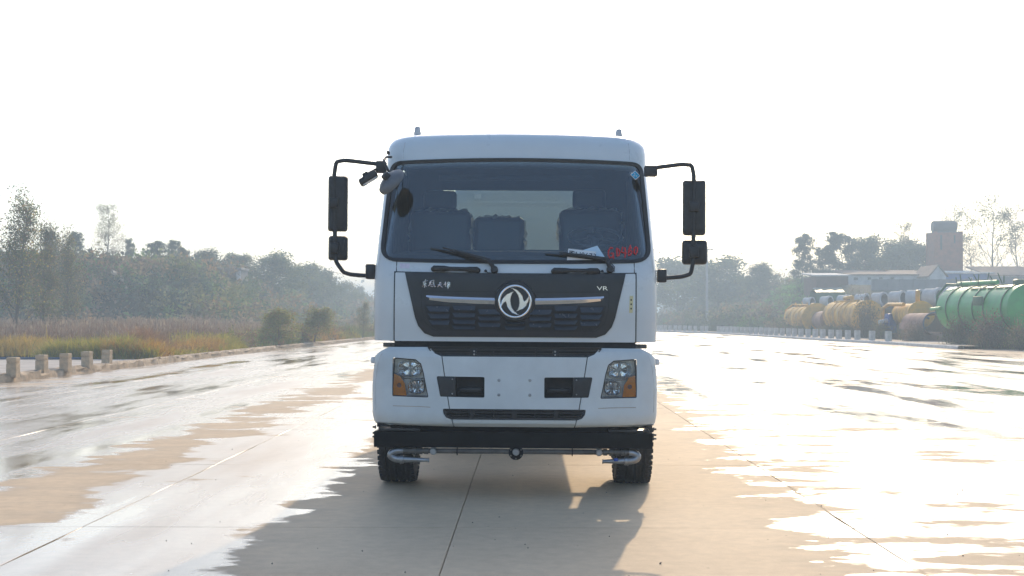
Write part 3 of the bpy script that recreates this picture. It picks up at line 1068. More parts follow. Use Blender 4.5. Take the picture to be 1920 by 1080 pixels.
def wiper(pv, el, ar, b0, b1, jet, low):
    b = B()
    W = lambda p, off, yl=.14: on_cab(tx(p[0], yl), tz(p[1], yl), off)
    arm = b.tube([W(pv, .03, .1), W(((pv[0] * .6 + el[0] * .4), (pv[1] * .6 + el[1] * .4)), .045, .1), W(el, .05), W(((el[0] + ar[0]) / 2, (el[1] + ar[1]) / 2), .045), W(ar, .03)], [.018, .019, .020, .015, .007], 8).build('wiper_arm', 'black', truck, 50)
    B().lathe([(0, .05), (.026, .05), (.031, .04), (.031, 0)], axis_mat(W(pv, 0, .1), surf_normal(cab, tx(pv[0]), tz(pv[1]))), 16).build('wiper_pivot', 'black', arm, 40)
    bl = B().tube([W(b0, .012), W(((b0[0] + b1[0]) / 2, (b0[1] + b1[1]) / 2 - 1), .018), W(b1, .012)], [.005, .010, .008], 6)
    bl.build('wiper_blade', 'black', arm, 50)
    jb = B().lathe([(0, .02), (.010, .018), (.013, 0)], axis_mat(W(jet, 0, .1), (0, -1, .1)), 12)
    jb.tube([W(jet, .012, .1), W((jet[0] + 4, jet[1] + 4), .015, .1), W((pv[0] - 4, pv[1] + 6), .015, .1)], .004, 5)
    if low:
        jb.tube([W((pv[0] + 2, pv[1] - 8), .04, .1), W((pv[0] + 8, pv[1] - 3), .03, .1), W((pv[0] + 7, pv[1] + 5), .02, .1)], .004, 5)
    jb.build('washer_jet', 'black', truck, 50)
wiper((924.5, 507.5), (914, 493), (827, 468), (804, 467.5), (897, 490), (908, 508.5), False)
wiper((1141, 506.5), (1133, 491), (1046, 476), (1018.5, 476.5), (1122, 489), (1126.5, 509), True)

# --- cabin: dashboard, seats, steering wheel, sun blinds
db = B()
prof = [(0.24, 1.4), (0.22, 2.03), (0.30, 2.10), (0.62, 2.13), (0.80, 2.08), (0.84, 1.9), (0.80, 1.4)]
n = len(prof)
vs = [(x, y + .05 * (x / 1.05) ** 2, z - .02 * (abs(x) > .9)) for x in np.linspace(-1.06, 1.06, 9) for y, z in prof]
fs = [(i * n + k, i * n + k + 1, (i + 1) * n + k + 1, (i + 1) * n + k) for i in range(8) for k in range(n - 1)]
db.add(vs, fs).build('dashboard', 'cabin', truck, 30)
def seat(x0, x1, ztop, zseat, y, head=None):
    s = B().box(x0, x1, y, y + .16, zseat, ztop, 0.06, 4)
    s.box(x0, x1, y - .45, y + .1, zseat - .16, zseat + .02, 0.05, 3)
    o = s.build('seat', 'seat', truck, 60)
    B().tube([((x0 + x1) / 2 - .17, y + .1, ztop - .02), ((x0 + x1) / 2 - .16, y + .1, ztop + .06)], .01, 6).tube([((x0 + x1) / 2 + .17, y + .1, ztop - .02), ((x0 + x1) / 2 + .16, y + .1, ztop + .06)], .01, 6)
    if head:
        B().box(head[0], head[1], y + .05, y + .15, head[2], head[3], 0.045, 4).build('headrest', 'seat', o, 60)
    # crumpled plastic film left on the shoulders
    fr_ = random.Random(int(x0 * 1000))
    pth = [(x0 + .0, ztop - .30), (x0 - .004, ztop - .15), (x0 + .01, ztop - .05), (x0 + .06, ztop - .005), ((x0 + x1) / 2, ztop + .004), (x1 - .06, ztop - .005), (x1 - .01, ztop - .05), (x1 + .004, ztop - .15), (x1, ztop - .30)]
    pth = dense(pth, .03)[:-12]
    cx0, cz0 = (x0 + x1) / 2, ztop - .35
    vs, fs = [], []
    for (px_, pz_) in pth:
        d_ = Vector((px_ - cx0, pz_ - cz0)).normalized()
        k_ = fr_.uniform(.004, .034)
        vs += [(px_ - d_.x * .02, y + .03 + fr_.uniform(-.02, .02), pz_ - d_.y * .02), (px_ + d_.x * k_, y + .08 + fr_.uniform(-.03, .03), pz_ + d_.y * k_)]
    for i in range(len(pth) - 1):
        fs.append((2 * i, 2 * i + 1, 2 * i + 3, 2 * i + 2))
    fo = B().add(vs, fs).build('plastic_film', 'film', o, 0)
    a_ = fo.data.attributes.new('tint', 'FLOAT_COLOR', 'CORNER')
    a_.data.foreach_set('color', [v for _ in range(len(fo.data.loops)) for v in (.5, .48, .42, 1)])
    return o
sy = 1.42
SX = lambda px: tx(px, sy)
SZ = lambda py: tz(py, sy)
seat(SX(762), SX(877), SZ(394), 1.95, sy, (SX(786), SX(849), SZ(394) + .005, SZ(356)))
seat(SX(881), SX(978), SZ(406), 1.95, sy)
seat(SX(1043), SX(1160), SZ(391), 1.95, sy, (SX(1068), SX(1131), SZ(391) + .005, SZ(352)))
wy = .86
wc = (tx(1111, wy), wy, tz(444, wy))
wm = T(wc, (R(24), 0, 0))
swl = B().lathe([(.235 + .016 * math.cos(a), .016 * math.sin(a)) for a in np.linspace(0, 2 * PI, 9)[:-1]], wm, 40, closed=True)
swl.lathe([(0, .02), (.07, .015), (.075, -.01), (0, -.02)], wm, 16)
for a in (R(-30), R(90), R(210)):
    swl.tube([wm @ Vector((.06 * math.cos(a), .06 * math.sin(a), 0)), wm @ Vector((.23 * math.cos(a), .23 * math.sin(a), 0))], .014, 6)
swl.tube([wc, (wc[0], wy - .12, 1.9)], .035, 8)
swl.build('steering_wheel', 'grey_plastic', truck, 50)
B().box(-.68, .68, .60, .63, tz(338, .6), tz(328, .6), .008).build('sun_blind', 'cabin', truck, 30)
# papers lying against the windscreen
def paper(name, pts, mat, label, off, text=None):
    yl = .17
    b = B()
    P4 = [on_cab(tx(px, yl), tz(py, yl), off) for px, py in pts]
    P4 = [truck.matrix_basis @ p for p in P4]
    nn = (P4[1] - P4[0]).cross(P4[3] - P4[0]).normalized()
    if nn.y > 0: nn = -nn
    q = [p - nn * 0.0008 for p in P4]
    o = b.add(P4 + q, [(0, 1, 2, 3), (7, 6, 5, 4), (0, 4, 5, 1), (1, 5, 6, 2), (2, 6, 7, 3), (3, 7, 4, 0)]).build(name, mat, None, 0)
    tag(o, label, 'paper')
    ux = (P4[1] - P4[0]).normalized(); uz = nn.cross(ux)
    if uz.z < 0: uz = -uz
    mm = Matrix((ux, uz, nn)).transposed().to_4x4()
    if text:
        for body, size, u, v in text:
            me = text_mesh(body, size, 0.0004)
            mm2 = mm.copy()
            mm2.translation = P4[0].lerp(P4[1], u).lerp(P4[3].lerp(P4[2], u), v) + nn * 0.002
            me.transform(mm2)
            t_ = link('print', me, 'ink', o)
    return o
bpy.context.view_layer.update()
paper('paper_plate', [(1062.5, 466.5), (1114.5, 472.5), (1111, 494), (1059, 492.5)], 'paper', 'white paper plate printed with dark digits, tucked under the wiper low on the windscreen', 0.006,
      [('CU0673', 0.066, .56, .42), ('\u9102', 0.04, .12, .30)])
paper('folded_sheet', [(1087, 470), (1117, 460.5), (1133.5, 488), (1098, 489)], 'paper_blue', 'pale blue folded paper sheet tucked behind the white paper plate on the windscreen', 0.003)

# --- roof marker lamps
for px, py in ((776, 249), (1154.5, 252)):
    yl = 1.0
    b = B().lathe([(.034, -.05), (.034, .006), (.031, .008), (.026, .046), (.020, .056), (0, .058)], T((tx(px, yl), yl, tz(py, yl))), 16)
    b.build('roof_marker', 'beacon', truck, 40)
    B().lathe([(.033, -.06), (.033, .004), (.030, .006)], T((tx(px, yl), yl, tz(py, yl))), 16).build('marker_base', 'grey_plastic', truck, 40)

# --- bumper
BW, BRAD = 1.212, 0.185
def bump_y(z):
    return float(np.interp(z, [.60, .625, .64, .67, .72, 1.0, 1.2, 1.26, 1.285, 1.30], [.10, .06, .03, .012, 0.0, 0.0, .006, .02, .045, .08]))
def bmp(s, z):
    a = BW - BRAD
    t = abs(s); sg = 1 if s >= 0 else -1
    inw = float(np.interp(z, [.6, .64, .72, .95, 1.15, 1.3], [.05, .018, .004, 0.0, .012, .03]))
    bow = 0.03
    if t <= a: x, y = t, bow * (t / a) ** 2
    else:
        th = (t - a) / BRAD
        if th <= PI / 2: x, y = a + BRAD * math.sin(th), bow + BRAD * (1 - math.cos(th))
        else: x, y = a + BRAD, bow + BRAD + (t - a - BRAD * PI / 2)
    return (sg * (x - inw * min(1, t / a) ** 4), y + bump_y(z), z)
bz = lambda py: tz(py, 0.0)
bx = lambda px: hx(px, 0.0)
G = 0.004
se = BW - BRAD + BRAD * PI / 2
corner = [(-bx(800), bz(652)), (-bx(806), bz(657)), (-bx(813), bz(664)), (-bx(826.5) - G, bz(669.3)), (-bx(832) - G, bz(704)), (-bx(842) - G, bz(767)), (-bx(849.5) - G, bz(801.5)), (-bx(720), bz(799)), (-se, bz(797)), (-se - .45, bz(795)),
          (-se - .45, bz(700)), (-se - .05, bz(683)), (-se + .04, bz(672)), (-1.09, bz(652.5))]
corner = [(x, z) for x, z in corner]
centre = sym([(826.5, 669.3), (832, 704), (842, 767), (849.5, 801.5)], 0.0)
centre = [(x - math.copysign(G, x), z) for x, z in centre]
HL = [(734, 672), (776, 675), (787, 683), (792.5, 700), (802.5, 746.5), (734, 744.5)]
hl_poly = lambda sg: [(-bx(px) * sg, bz(py)) for px, py in HL]
fog = lambda sg: [(-bx(px) * sg, bz(py)) for px, py in ((817, 706.4), (907.5, 707.3), (907.5, 746), (824.4, 744.6))]
lowg = sym([(829, 767), (831, 777), (836, 784), (845, 787.5)], 0.0)
def cutter(poly, y0=-.2, y1=.1, rad=0.012):
    return B().prism(round_poly(poly, rad, 3), y0, y1).mesh('cutter', 0)
bc = sheet('bumper', corner if False else centre, bmp, 'white_dusty', truck, 0, .03, .05, .035)
cut(bc, [cutter(fog(1)), cutter(fog(-1)), cutter(lowg)])
vent_poly = sym([(797, 651), (803, 659), (811, 666), (826, 669.8)], 0.0)
corners = []
for sg in (1, -1):
    po = corner if sg == 1 else mir(corner)
    o = sheet('bumper_corner', po, bmp, 'white_dusty', truck, 0, .03, .04, .03)
    cut(o, [cutter(hl_poly(sg), -.2, .16), cutter(fog(sg)), cutter(lowg)])
    # faint moulded step under the headlamp
    st = [Vector(bmp(-bx(px) * sg, bz(py))) + Vector((0, -.0005, 0)) for px, py in ((735, 762.5), (760, 763), (785, 763.5), (806, 764.5))]
    B().tube(st, 0.0022, 5).build('moulded_line', 'kerb', o, 40)
    pts = [Vector(bmp(-s * sg, bz(py))) + surf_normal(bmp, -s * sg, bz(py)) * 0.0005 for s, py in ((1.10, 655), (1.155, 668), (1.19, 690), (1.20, 730), (1.20, 770), (1.18, 795))]
    B().tube(pts, 0.0022, 5).build('moulded_line', 'lamp_body', o, 40)
    corners.append(o)
# step vent between the corners
def vent(name, poly, S, parent, nrow, breaks, off=0.0, depth=.05):
    """black frame with open slots between thin bars"""
    fr = dense(round_poly(poly, 0.01, 3), .05)
    vs, fs = ring_shape(fr, offset_poly(fr, 0.016), S, off, off - .004, .03)
    o = B().add(vs, fs).build(name, 'panel', parent, 30)
    sheet('vent_backing', offset_poly(round_poly(poly, .01, 3), .004), S, 'recess', o, off - depth, .004, .05, .03)
    z0 = min(p[1] for p in poly); z1 = max(p[1] for p in poly)
    for k in range(1, nrow):
        z = z0 + (z1 - z0) * k / nrow
        a, c = extents(poly, z)
        h = 0.006
        sheet('vent_bar', [(a + .014, z - h), (c - .014, z - h), (c - .014, z + h), (a + .014, z + h)], S, 'panel', o, off - .004, .03, .06, .02)
    for (px, wpx) in breaks:
        for sg in ((-1, 1) if px != 963.5 else (1,)):
            xx = -bx(px) * sg
            hw = wpx / 224 / 2
            sheet('vent_post', [(xx - hw, z0 + .012), (xx + hw, z0 + .012), (xx + hw, z1 - .012), (xx - hw, z1 - .012)], S, 'panel', o, off - .0015, .03, .06, .02)
    return o
def bmp_back(s, z):
    p = bmp(s, min(z, 1.2)); return (p[0], p[1] + .012, z)
v1 = vent('step_grille', vent_poly, bmp_back, truck, 3, [(886, 12), (923, 2.5), (963.5, 2.5)], .0)
for px, py in ((805, 656.5), (887.5, 659), (887.5, 665)):
    for sg in (-1, 1):
        p = Vector(bmp_back(sg * bx(px), bz(py)))
        B().lathe([(0, .006), (.006, .005), (.008, 0)], axis_mat(p + Vector((0, 0, 0)), (0, -1, 0)), 10).build('bolt', 'steel', v1, 40)
v2 = vent('lower_grille', offset_poly(lowg, .003), bmp_back, truck, 3, [(884, 8), (925, 2.5), (963.5, 10)], .0)
# tow-eye openings: black plate on the outer half, dark pocket on the inner half
for sg in (1, -1):
    pl = [(817.5, 707), (853, 707.2), (854, 745.6), (825, 744.5)]
    pk = [(853, 707.2), (907, 707.8), (907, 745.8), (854, 745.6)]
    o = sheet('tow_cover', [(-bx(px) * sg, bz(py)) for px, py in pl][::sg], bmp_back, 'panel', truck, .003, .02, .04, .04)
    for py in (712, 739):
        p = Vector(bmp_back(-bx(847) * sg, bz(py)))
        B().lathe([(0, .006), (.005, .005), (.007, 0)], axis_mat(p + Vector((0, -.003, 0)), (0, -1, 0)), 10).build('bolt', 'steel', o, 40)
    b = B()
    x0, x1 = sorted((-bx(853) * sg, -bx(907.5) * sg))
    z0, z1 = bz(746), bz(707)
    b.box(x0, x1, .16, .17, z0 - .02, z1 + .02).box(x0 - .01, x0 - .002, .035, .17, z0 - .02, z1 + .02).box(x1 + .002, x1 + .01, .035, .17, z0 - .02, z1 + .02)
    b.box(x0, x1, .035, .16, z1 + .002, z1 + .012).box(x0, x1, .035, .16, z0 - .012, z0 - .002)
    pk_o = b.build('tow_pocket', 'recess', truck, 0)
    B().box(x0 + .03, x1 - .02, .10, .14, z0 + .04, z0 + .075, .006).build('cross_bar', 'panel', pk_o, 30)
for px in (934.5, 992.5):
    for py in (713, 740.5):
        p = Vector(bmp(tx(px, 0), bz(py)))
        q_ = B().lathe([(0, .010), (.004, .010), (.0045, .006), (.010, .005), (.013, 0)], axis_mat(p, (0, -1, 0)), 12)
        q_.build('plate_bolt', 'steel', bc, 40)

# --- headlamps
def headlamp(sg):
    poly = hl_poly(sg)
    root_b = B()
    pr = round_poly(poly, .012, 3)
    c_x = sum(p[0] for p in poly) / 6; c_z = sum(p[1] for p in poly) / 6
    yd = .13
    inner = offset_poly(pr, .004)
    n = len(inner)
    ybase = lambda x, z: bmp(x, z)[1]
    vs = [(x, ybase(x, z) + .004, z) for x, z in inner] + [(c_x + (x - c_x) * .93, ybase(x, z) + yd - .06, c_z + (z - c_z) * .93) for x, z in inner]
    fs = [(i, (i + 1) % n, n + (i + 1) % n, n + i) for i in range(n)] + [tuple(range(n, 2 * n))]
    body = B().add(vs, fs).build('headlamp', 'lamp_body', truck, 25)
    rim = dense(pr, .03)
    v_, f_ = ring_shape(rim, offset_poly(rim, .0075), bmp, .001, -.001, .02)
    B().add(v_, f_).build('lamp_surround', 'black_gloss', body, 30)
    def bowl(px, py, rw, rh, dpt):
        x, z = -bx(px) * sg, bz(py)
        b = B()
        seg = 28
        pr_ = [(0.0, dpt), (.14, dpt * .97), (.3, dpt * .82), (.55, dpt * .5), (.8, dpt * .18), (1.0, 0.0), (1.08, .003)]
        for i in range(len(pr_) - 1):
            pass
        vs, fs = [], []
        for k in range(seg):
            a = 2 * PI * k / seg
            ca, sa = math.cos(a), math.sin(a)
            e = (abs(ca) ** 3.2 + abs(sa) ** 3.2) ** (-1 / 3.2)     # squared-off ellipse
            for (r, dd) in pr_:
                fl = 1 + (.03 if (k % 2) else -.01) * (r > .2)
                vs.append((x + rw * e * ca * r * fl, ybase(x, z) + .022 + dd, z + rh * e * sa * r * fl))
        m = len(pr_)
        for k in range(seg):
            k2 = (k + 1) % seg
            for i in range(m - 1):
                fs.append((k * m + i, k2 * m + i, k2 * m + i + 1, k * m + i + 1))
        o = b.add(vs, fs).build('reflector', 'reflector', body, 0)
        B().lathe([(0, .045), (.009, .04), (.012, .02), (.012, 0), (.02, -.004)], axis_mat((x, ybase(x, z) + .022 + dpt * .95, z), (0, -1, 0)), 12).build('bulb', 'steel', o, 40)
        rr = B()
        for k in (-3, 0, 3):
            xx = x + rw * k / 5.0
            hh = rh * math.sqrt(max(0, 1 - (k / 5.4) ** 4))
            rr.tube([(xx, ybase(x, z) + .016, z - hh * .9), (xx, ybase(x, z) + .016, z + hh * .9)], .0022, 4)
        rr.build('lens_flutes', 'clear', o, 30)
    bowl(766, 693, .092, .062, .055)
    bowl(779, 726.5, .062, .055, .045)
    am = [(-bx(px) * sg, bz(py)) for px, py in ((735.5, 702.5), (748, 707.5), (757, 721), (760.5, 743.3), (735.5, 742.5))]
    am = round_poly(am[::sg], .006, 3)
    ab = sheet('indicator', am, bmp, 'orange', body, -.006, .02, .02, .02, 30)
    ib = Vector(bmp(-bx(747) * sg, bz(724)))
    B().lathe([(0, .004), (.016, .003), (.02, 0)], axis_mat(ib + Vector((0, .006, 0)), (0, -1, 0)), 14).build('indicator_bulb', 'rust', ab, 40)
    # little reflector prism row and trim between lamps
    t = B().tube([Vector(bmp(-bx(px) * sg, bz(py))) + Vector((0, .008, 0)) for px, py in ((735, 701), (748, 705), (757, 711), (772, 711.5), (792, 710))], .006, 6)
    t.build('lamp_trim', 'reflector', body, 40)
    sheet('lamp_lens', offset_poly(round_poly(poly, .012, 3), .006)[::1], bmp, 'clear', body, -.001, .002, .03, .03, 60)
headlamp(1); headlamp(-1)
# side marker lamps on the cab corners
for sg in (-1, 1):
    x = sg * 1.205
    B().box(min(x, x + sg * .04), max(x, x + sg * .04), .34, .42, tz(683, .36), tz(671, .36), .012, 3).build('side_marker', 'sticker_white', truck, 50)

# --- between cab and bumper, chassis and under-run beam
cr = B()
cr.box(-1.02, 1.02, .14, .16, bz(668), bz(641), .0)
cr.build('front_crossmember', 'recess', truck, 0)
B().box(-.98, .98, .185, .195, .68, 1.24).build('bumper_gap_backing', 'frame', truck, 0)  # dark plate added behind the bumper so no brightness shows through its gaps
for sg in (-1, 1):
    x0, x1 = sorted((sg * 1.12, sg * .80))
    b = B().box(x0, x1, .17, .20, tz(652, .17), tz(644, .17), .006)
    o = b.build('cab_bracket', 'zinc', truck, 30)
    for px in (731, 751, 760):
        B().lathe([(0, .004), (.005, .003), (.006, 0)], axis_mat((sg * hx(px, .17), .17, tz(648, .17)), (0, -1, 0)), 8).build('bolt', 'recess', o, 40)
yb = .10
beam = B().box(tx(700.5, yb), tx(1222.5, yb), yb, yb + .10, tz(839.5, yb), tz(810, yb), .006, 2)
bo = beam.build('underrun_beam', 'frame', truck, 30)
B().box(-1.06, 1.06, yb + .13, yb + .2, tz(812, yb), .66, .004).build('beam_carrier', 'frame', truck, 30)
for sg in (-1, 1):
    b = B()
    b.box(min(sg * .8, sg * 1.14), max(sg * .8, sg * 1.14), yb + .02, yb + .3, tz(810, yb) + .004, tz(806, yb) + .006, .003)
    b.build('beam_step', 'panel', bo, 30)
    for py in (814, 821, 803):
        B().lathe([(0, .03), (.009, .03), (.009, .012), (.015, .012), (.015, 0)], axis_mat((sg * 1.17, yb + .05, tz(py, yb)), (sg, 0, 0)), 6).build('bolt', 'zinc', bo, 20)
ch = B()
for sg in (-1, 1):
    x0, x1 = sorted((sg * .36, sg * .44))
    ch.box(x0, x1, .3, 7.6, .66, .92, .01)
ch.build('chassis_rails', 'frame', truck, 30)
B().box(-.42, .42, .5, 1.9, .62, 1.28, .06, 3).build('engine_block', 'frame', truck, 40)
B().tube([(-.95, 1.35, .5), (.95, 1.35, .5)], .06, 12).build('front_axle', 'frame', truck, 40)
B().tube([(-.95, 5.6, .52), (.95, 5.6, .52)], .08, 12).build('rear_axle', 'frame', truck, 40)
for sg in (-1, 1):
    x0, x1 = sorted((sg * 1.19, sg * .86))
    fd = B()
    fd.lathe([(0.58, -abs(x1 - x0) / 2), (.58, abs(x1 - x0) / 2), (.60, abs(x1 - x0) / 2), (.60, -abs(x1 - x0) / 2)], T(((x0 + x1) / 2, 1.35, .5), (0, R(90), 0)), 20, closed=True, arc=(R(95), R(265)))
    fd.build('wheel_arch', 'recess', truck, 30)
    B().box(x0, x1, .45, .72, .60, .68, .01).build('entry_step', 'black', truck, 30)
    B().box(min(sg * .50, sg * .58), max(sg * .50, sg * .58), .5, 2.2, .40, .50, .01).build('leaf_spring', 'frame', truck, 30)

# --- spray bar
zp = tz(847, yb)
yp = yb + .05
pb = B().tube([(tx(745, yp), yp, zp), (tx(1182, yp), yp, zp)], .021, 14)
pb_o = pb.build('spray_bar', 'zinc', truck, 50)
def sleeve(px0, px1, r, mat='zinc', nm='coupling'):
    return B().tube([(tx(px0, yp), yp, zp), (tx(px1, yp), yp, zp)], r, 14).build(nm, mat, pb_o, 40)
for p0, p1, r in ((752, 769, .028), (772, 779, .033), (782, 792, .030), (795, 803, .027), (1130, 1137, .028), (1141, 1149, .032), (1152, 1160, .027), (1164, 1178, .030)):
    sleeve(p0, p1, r)
for px in (857, 1072):
    B().tube([(tx(px - .8, yp), yp, zp), (tx(px + .8, yp), yp, zp)], .036, 14).build('pipe_clamp', 'frame', pb_o, 40)
for px in (812.5, 1122):
    B().lathe([(0, .05), (.024, .05), (.028, .044), (.028, .01), (.033, .01), (.033, -.02)], axis_mat((tx(px, yp), yp, zp), (0, -1, 0)), 18).build('spray_head', 'steel', pb_o, 35)
fl_ = B().lathe([(0, .012), (.062, .012), (.062, -.012), (0, -.012)], axis_mat((tx(967, yp), yp - .01, zp - .008), (0, -1, 0)), 20).build('flange', 'frame', pb_o, 30)
B().lathe([(0, .05), (.026, .05), (.030, .044), (.030, .01)], axis_mat((tx(967, yp), yp - .01, zp), (0, -1, 0)), 18).build('spray_head', 'steel', pb_o, 35)
for a in range(6):
    an = PI / 6 + a * PI / 3
    B().lathe([(0, .01), (.008, .01), (.008, 0)], axis_mat((tx(967, yp) + .05 * math.cos(an), yp - .022, zp - .008 + .05 * math.sin(an)), (0, -1, 0)), 6).build('bolt', 'zinc', fl_, 20)
for sg in (1, -1):
    x0 = sg * -1.0
    e = B()
    ec = lambda a: (sg * -(hx(750, yp)) - sg * .052 * math.sin(a), yp, zp - .052 + .052 * math.cos(a))
    e.tube([(sg * -hx(760, yp), yp, zp)] + [ec(a) for a in np.linspace(0, PI, 9)] + [(sg * -hx(756, yp), yp, zp - .104)], .034, 14)
    zz = zp - .072
    o = B().tube([(sg * -hx(756, yp), yp, zp)] + [(sg * (-hx(749, yp) - .075 * math.sin(a)), yp, zp - .036 + .036 * math.cos(a)) for a in np.linspace(0.0, PI, 10)] + [(sg * -hx(753, yp), yp, zz)], [.030] * 12, 14).build('pipe_elbow', 'steel', pb_o, 60)
    tip = 805 if sg == 1 else 799
    B().tube([(sg * -hx(750, yp), yp - .004, zz), (sg * -hx(757, yp), yp - .006, zz), (sg * -hx(757.5, yp), yp - .006, zz), (sg * -hx(tip - 3, yp), yp - .02, zz - .004), (sg * -hx(tip - 2.5, yp), yp - .02, zz - .004), (sg * -hx(tip, yp), yp - .02, zz - .004)],
             [.036, .036, .027, .015, .019, .019], 14).build('nozzle', 'steel', pb_o, 40)
    B().tube([(sg * -hx(751, yp), yp, zz + .03), (sg * -hx(751, yp), yp, zz - .045)], .006, 6).build('bolt', 'zinc', pb_o, 40)
B().box(tx(1149, yp), tx(1157, yp), yp - .06, yp - .03, zp - .07, zp - .045, .006).build('tap_handle', 'blue_machine', pb_o, 30)

# --- wheels
def tyre_shape(r, w):
    b = B()
    hw = w / 2
    pr = [(r * .58, -hw * .72), (r * .70, -hw * .96), (r * .82, -hw), (r * .92, -hw * .96), (r * .965, -hw * .88)]
    pr += [(r * .995, -hw * .80)]
    for g in (-.46, 0.0, .46):
        pr += [(r, hw * (g - .10)), (r - .014, hw * (g - .07)), (r - .014, hw * (g + .07)), (r, hw * (g + .10))]
    pr += [(r * .995, hw * .80), (r * .965, hw * .88), (r * .92, hw * .96), (r * .82, hw), (r * .70, hw * .96), (r * .58, hw * .72)]
    b.lathe(pr, T((0, 0, 0), (0, R(90), 0)), 60, closed=True)
    # shoulder lugs and cross sipes
    for k in range(48):
        a = 2 * PI * k / 48
        for sx in (-1, 1):
            m = Matrix.Rotation(a + (0.065 if sx > 0 else 0), 4, 'X') @ T((sx * hw * .83, 0, r * .978), (0, R(14) * sx, 0))
            b.box(-.030, .030, -.019, .019, -.012, .007, 0.0, 1, m)
    return b
tm = tyre_shape(.505, .315).mesh('tyre', 30)
rm = B()
rm.lathe([(.06, .05), (.12, .07), (.15, .02), (.24, .0), (.285, .10), (.30, .13), (.30, -.13), (.26, -.1), (0, -.1)], T((0, 0, 0), (0, R(90), 0)), 32)
rmm = rm.mesh('rim', 35)
for (x, y) in ((-1.085, 1.35), (1.085, 1.35), (-.98, 5.6), (.98, 5.6), (-.66, 5.6), (.66, 5.6)):
    w = link('tyre', tm, 'rubber', truck)
    w.location = (x, y, .500)
    ri = link('rim', rmm, 'steel', w)
    ri.rotation_euler = (0, 0, PI if x < 0 else 0)

# --- water tank behind the cab
tk = B()
prof = []
seg = 40
def tank_ring(y, sc, zc_=2.05):
    return [(1.08 * sc * (abs(math.cos(a)) ** .8) * math.copysign(1, math.cos(a)), y, zc_ + 1.0 * sc * (abs(math.sin(a)) ** .8) * math.copysign(1, math.sin(a))) for a in [2 * PI * k / seg for k in range(seg)]]
rings = [tank_ring(2.92, .5), tank_ring(2.94, .8), tank_ring(2.98, .94), tank_ring(3.05, .99), tank_ring(3.14, 1.0), tank_ring(7.4, 1.0), tank_ring(7.5, .95), tank_ring(7.58, .6)]
vs = [p for r_ in rings for p in r_]
fs = [(i * seg + k, i * seg + (k + 1) % seg, (i + 1) * seg + (k + 1) % seg, (i + 1) * seg + k) for i in range(len(rings) - 1) for k in range(seg)]
fs += [tuple(range(seg)), tuple((len(rings) - 1) * seg + k for k in range(seg))]
tank = tk.add(vs, fs).build('water_tank', 'tank_white', truck, 40)
B().box(-.5, .5, 3.2, 7.2, .93, 1.12, .02).build('tank_cradle', 'frame', truck, 30)
yl = 2.9
patch_p = [(tx(881, yl), tz(373, yl)), (tx(894, yl), tz(373, yl)), (tx(894, yl), tz(363, yl)), (tx(881, yl), tz(363, yl))]
B().prism(patch_p, yl - .01, yl).build('tank_sticker', 'sticker_white', tank, 0)

# --- mirrors
def tube_px(pts, yl, r, name, parent, mat='black', seg=10):
    P_ = [Vector((tx(px, yl), yl + (q[0] if q else 0), tz(py, yl))) for px, py, *q in pts]
    # smooth the bends
    out = [P_[0]]
    for i in range(1, len(P_) - 1):
        a, p, c = P_[i - 1], P_[i], P_[i + 1]
        for t in (.25, .5, .75):
            s_ = p.lerp(a, .35); e_ = p.lerp(c, .35)
            out.append(s_ * (1 - t) ** 2 + p * 2 * t * (1 - t) + e_ * t * t)
    out.append(P_[-1])
    return B().tube(out, r, seg).build(name, mat, parent, 60)
def mirror_head(cx_, cy_, wpx, hpx, yl, rz, parent, nm, dep=.075):
    w, h = wpx * (TY + yl) / FPX / 2, hpx * (TY + yl) / FPX / 2
    m = T((tx(cx_, yl), yl + .05, tz(cy_, yl)), (0, 0, rz))
    # back shell bulges towards the camera
    b = B()
    out = round_poly([(-w, -h), (w, -h), (w, h), (-w, h)], min(w, h) * .32, 5)
    n = len(out)
    vs, fs = [], []
    lay = [(1.0, .03), (1.0, -.005), (.97, -.03), (.86, -.048), (.6, -.056)]
    for (sc, yy_) in lay:
        for x, z in out:
            kx = sc if sc == 1.0 else sc
            kz = 1 - (1 - sc) * w / h
            vs.append(m @ Vector((x * kx, yy_, z * kz)))
    for i in range(len(lay) - 1):
        for k in range(n):
            fs.append((i * n + k, i * n + (k + 1) % n, (i + 1) * n + (k + 1) % n, (i + 1) * n + k))
    fs.append(tuple(range((len(lay) - 1) * n, len(lay) * n)))
    o = b.add(vs, fs).build(nm, 'black', parent, 40)
    g_ = B().add([m @ Vector((x * .96, .022, z * .98)) for x, z in out], [tuple(range(n))])
    g_.build('mirror_glass', 'mirror', o, 0)
    return o, m
ML = thing  # (mirrors move with the truck: they are its parts)
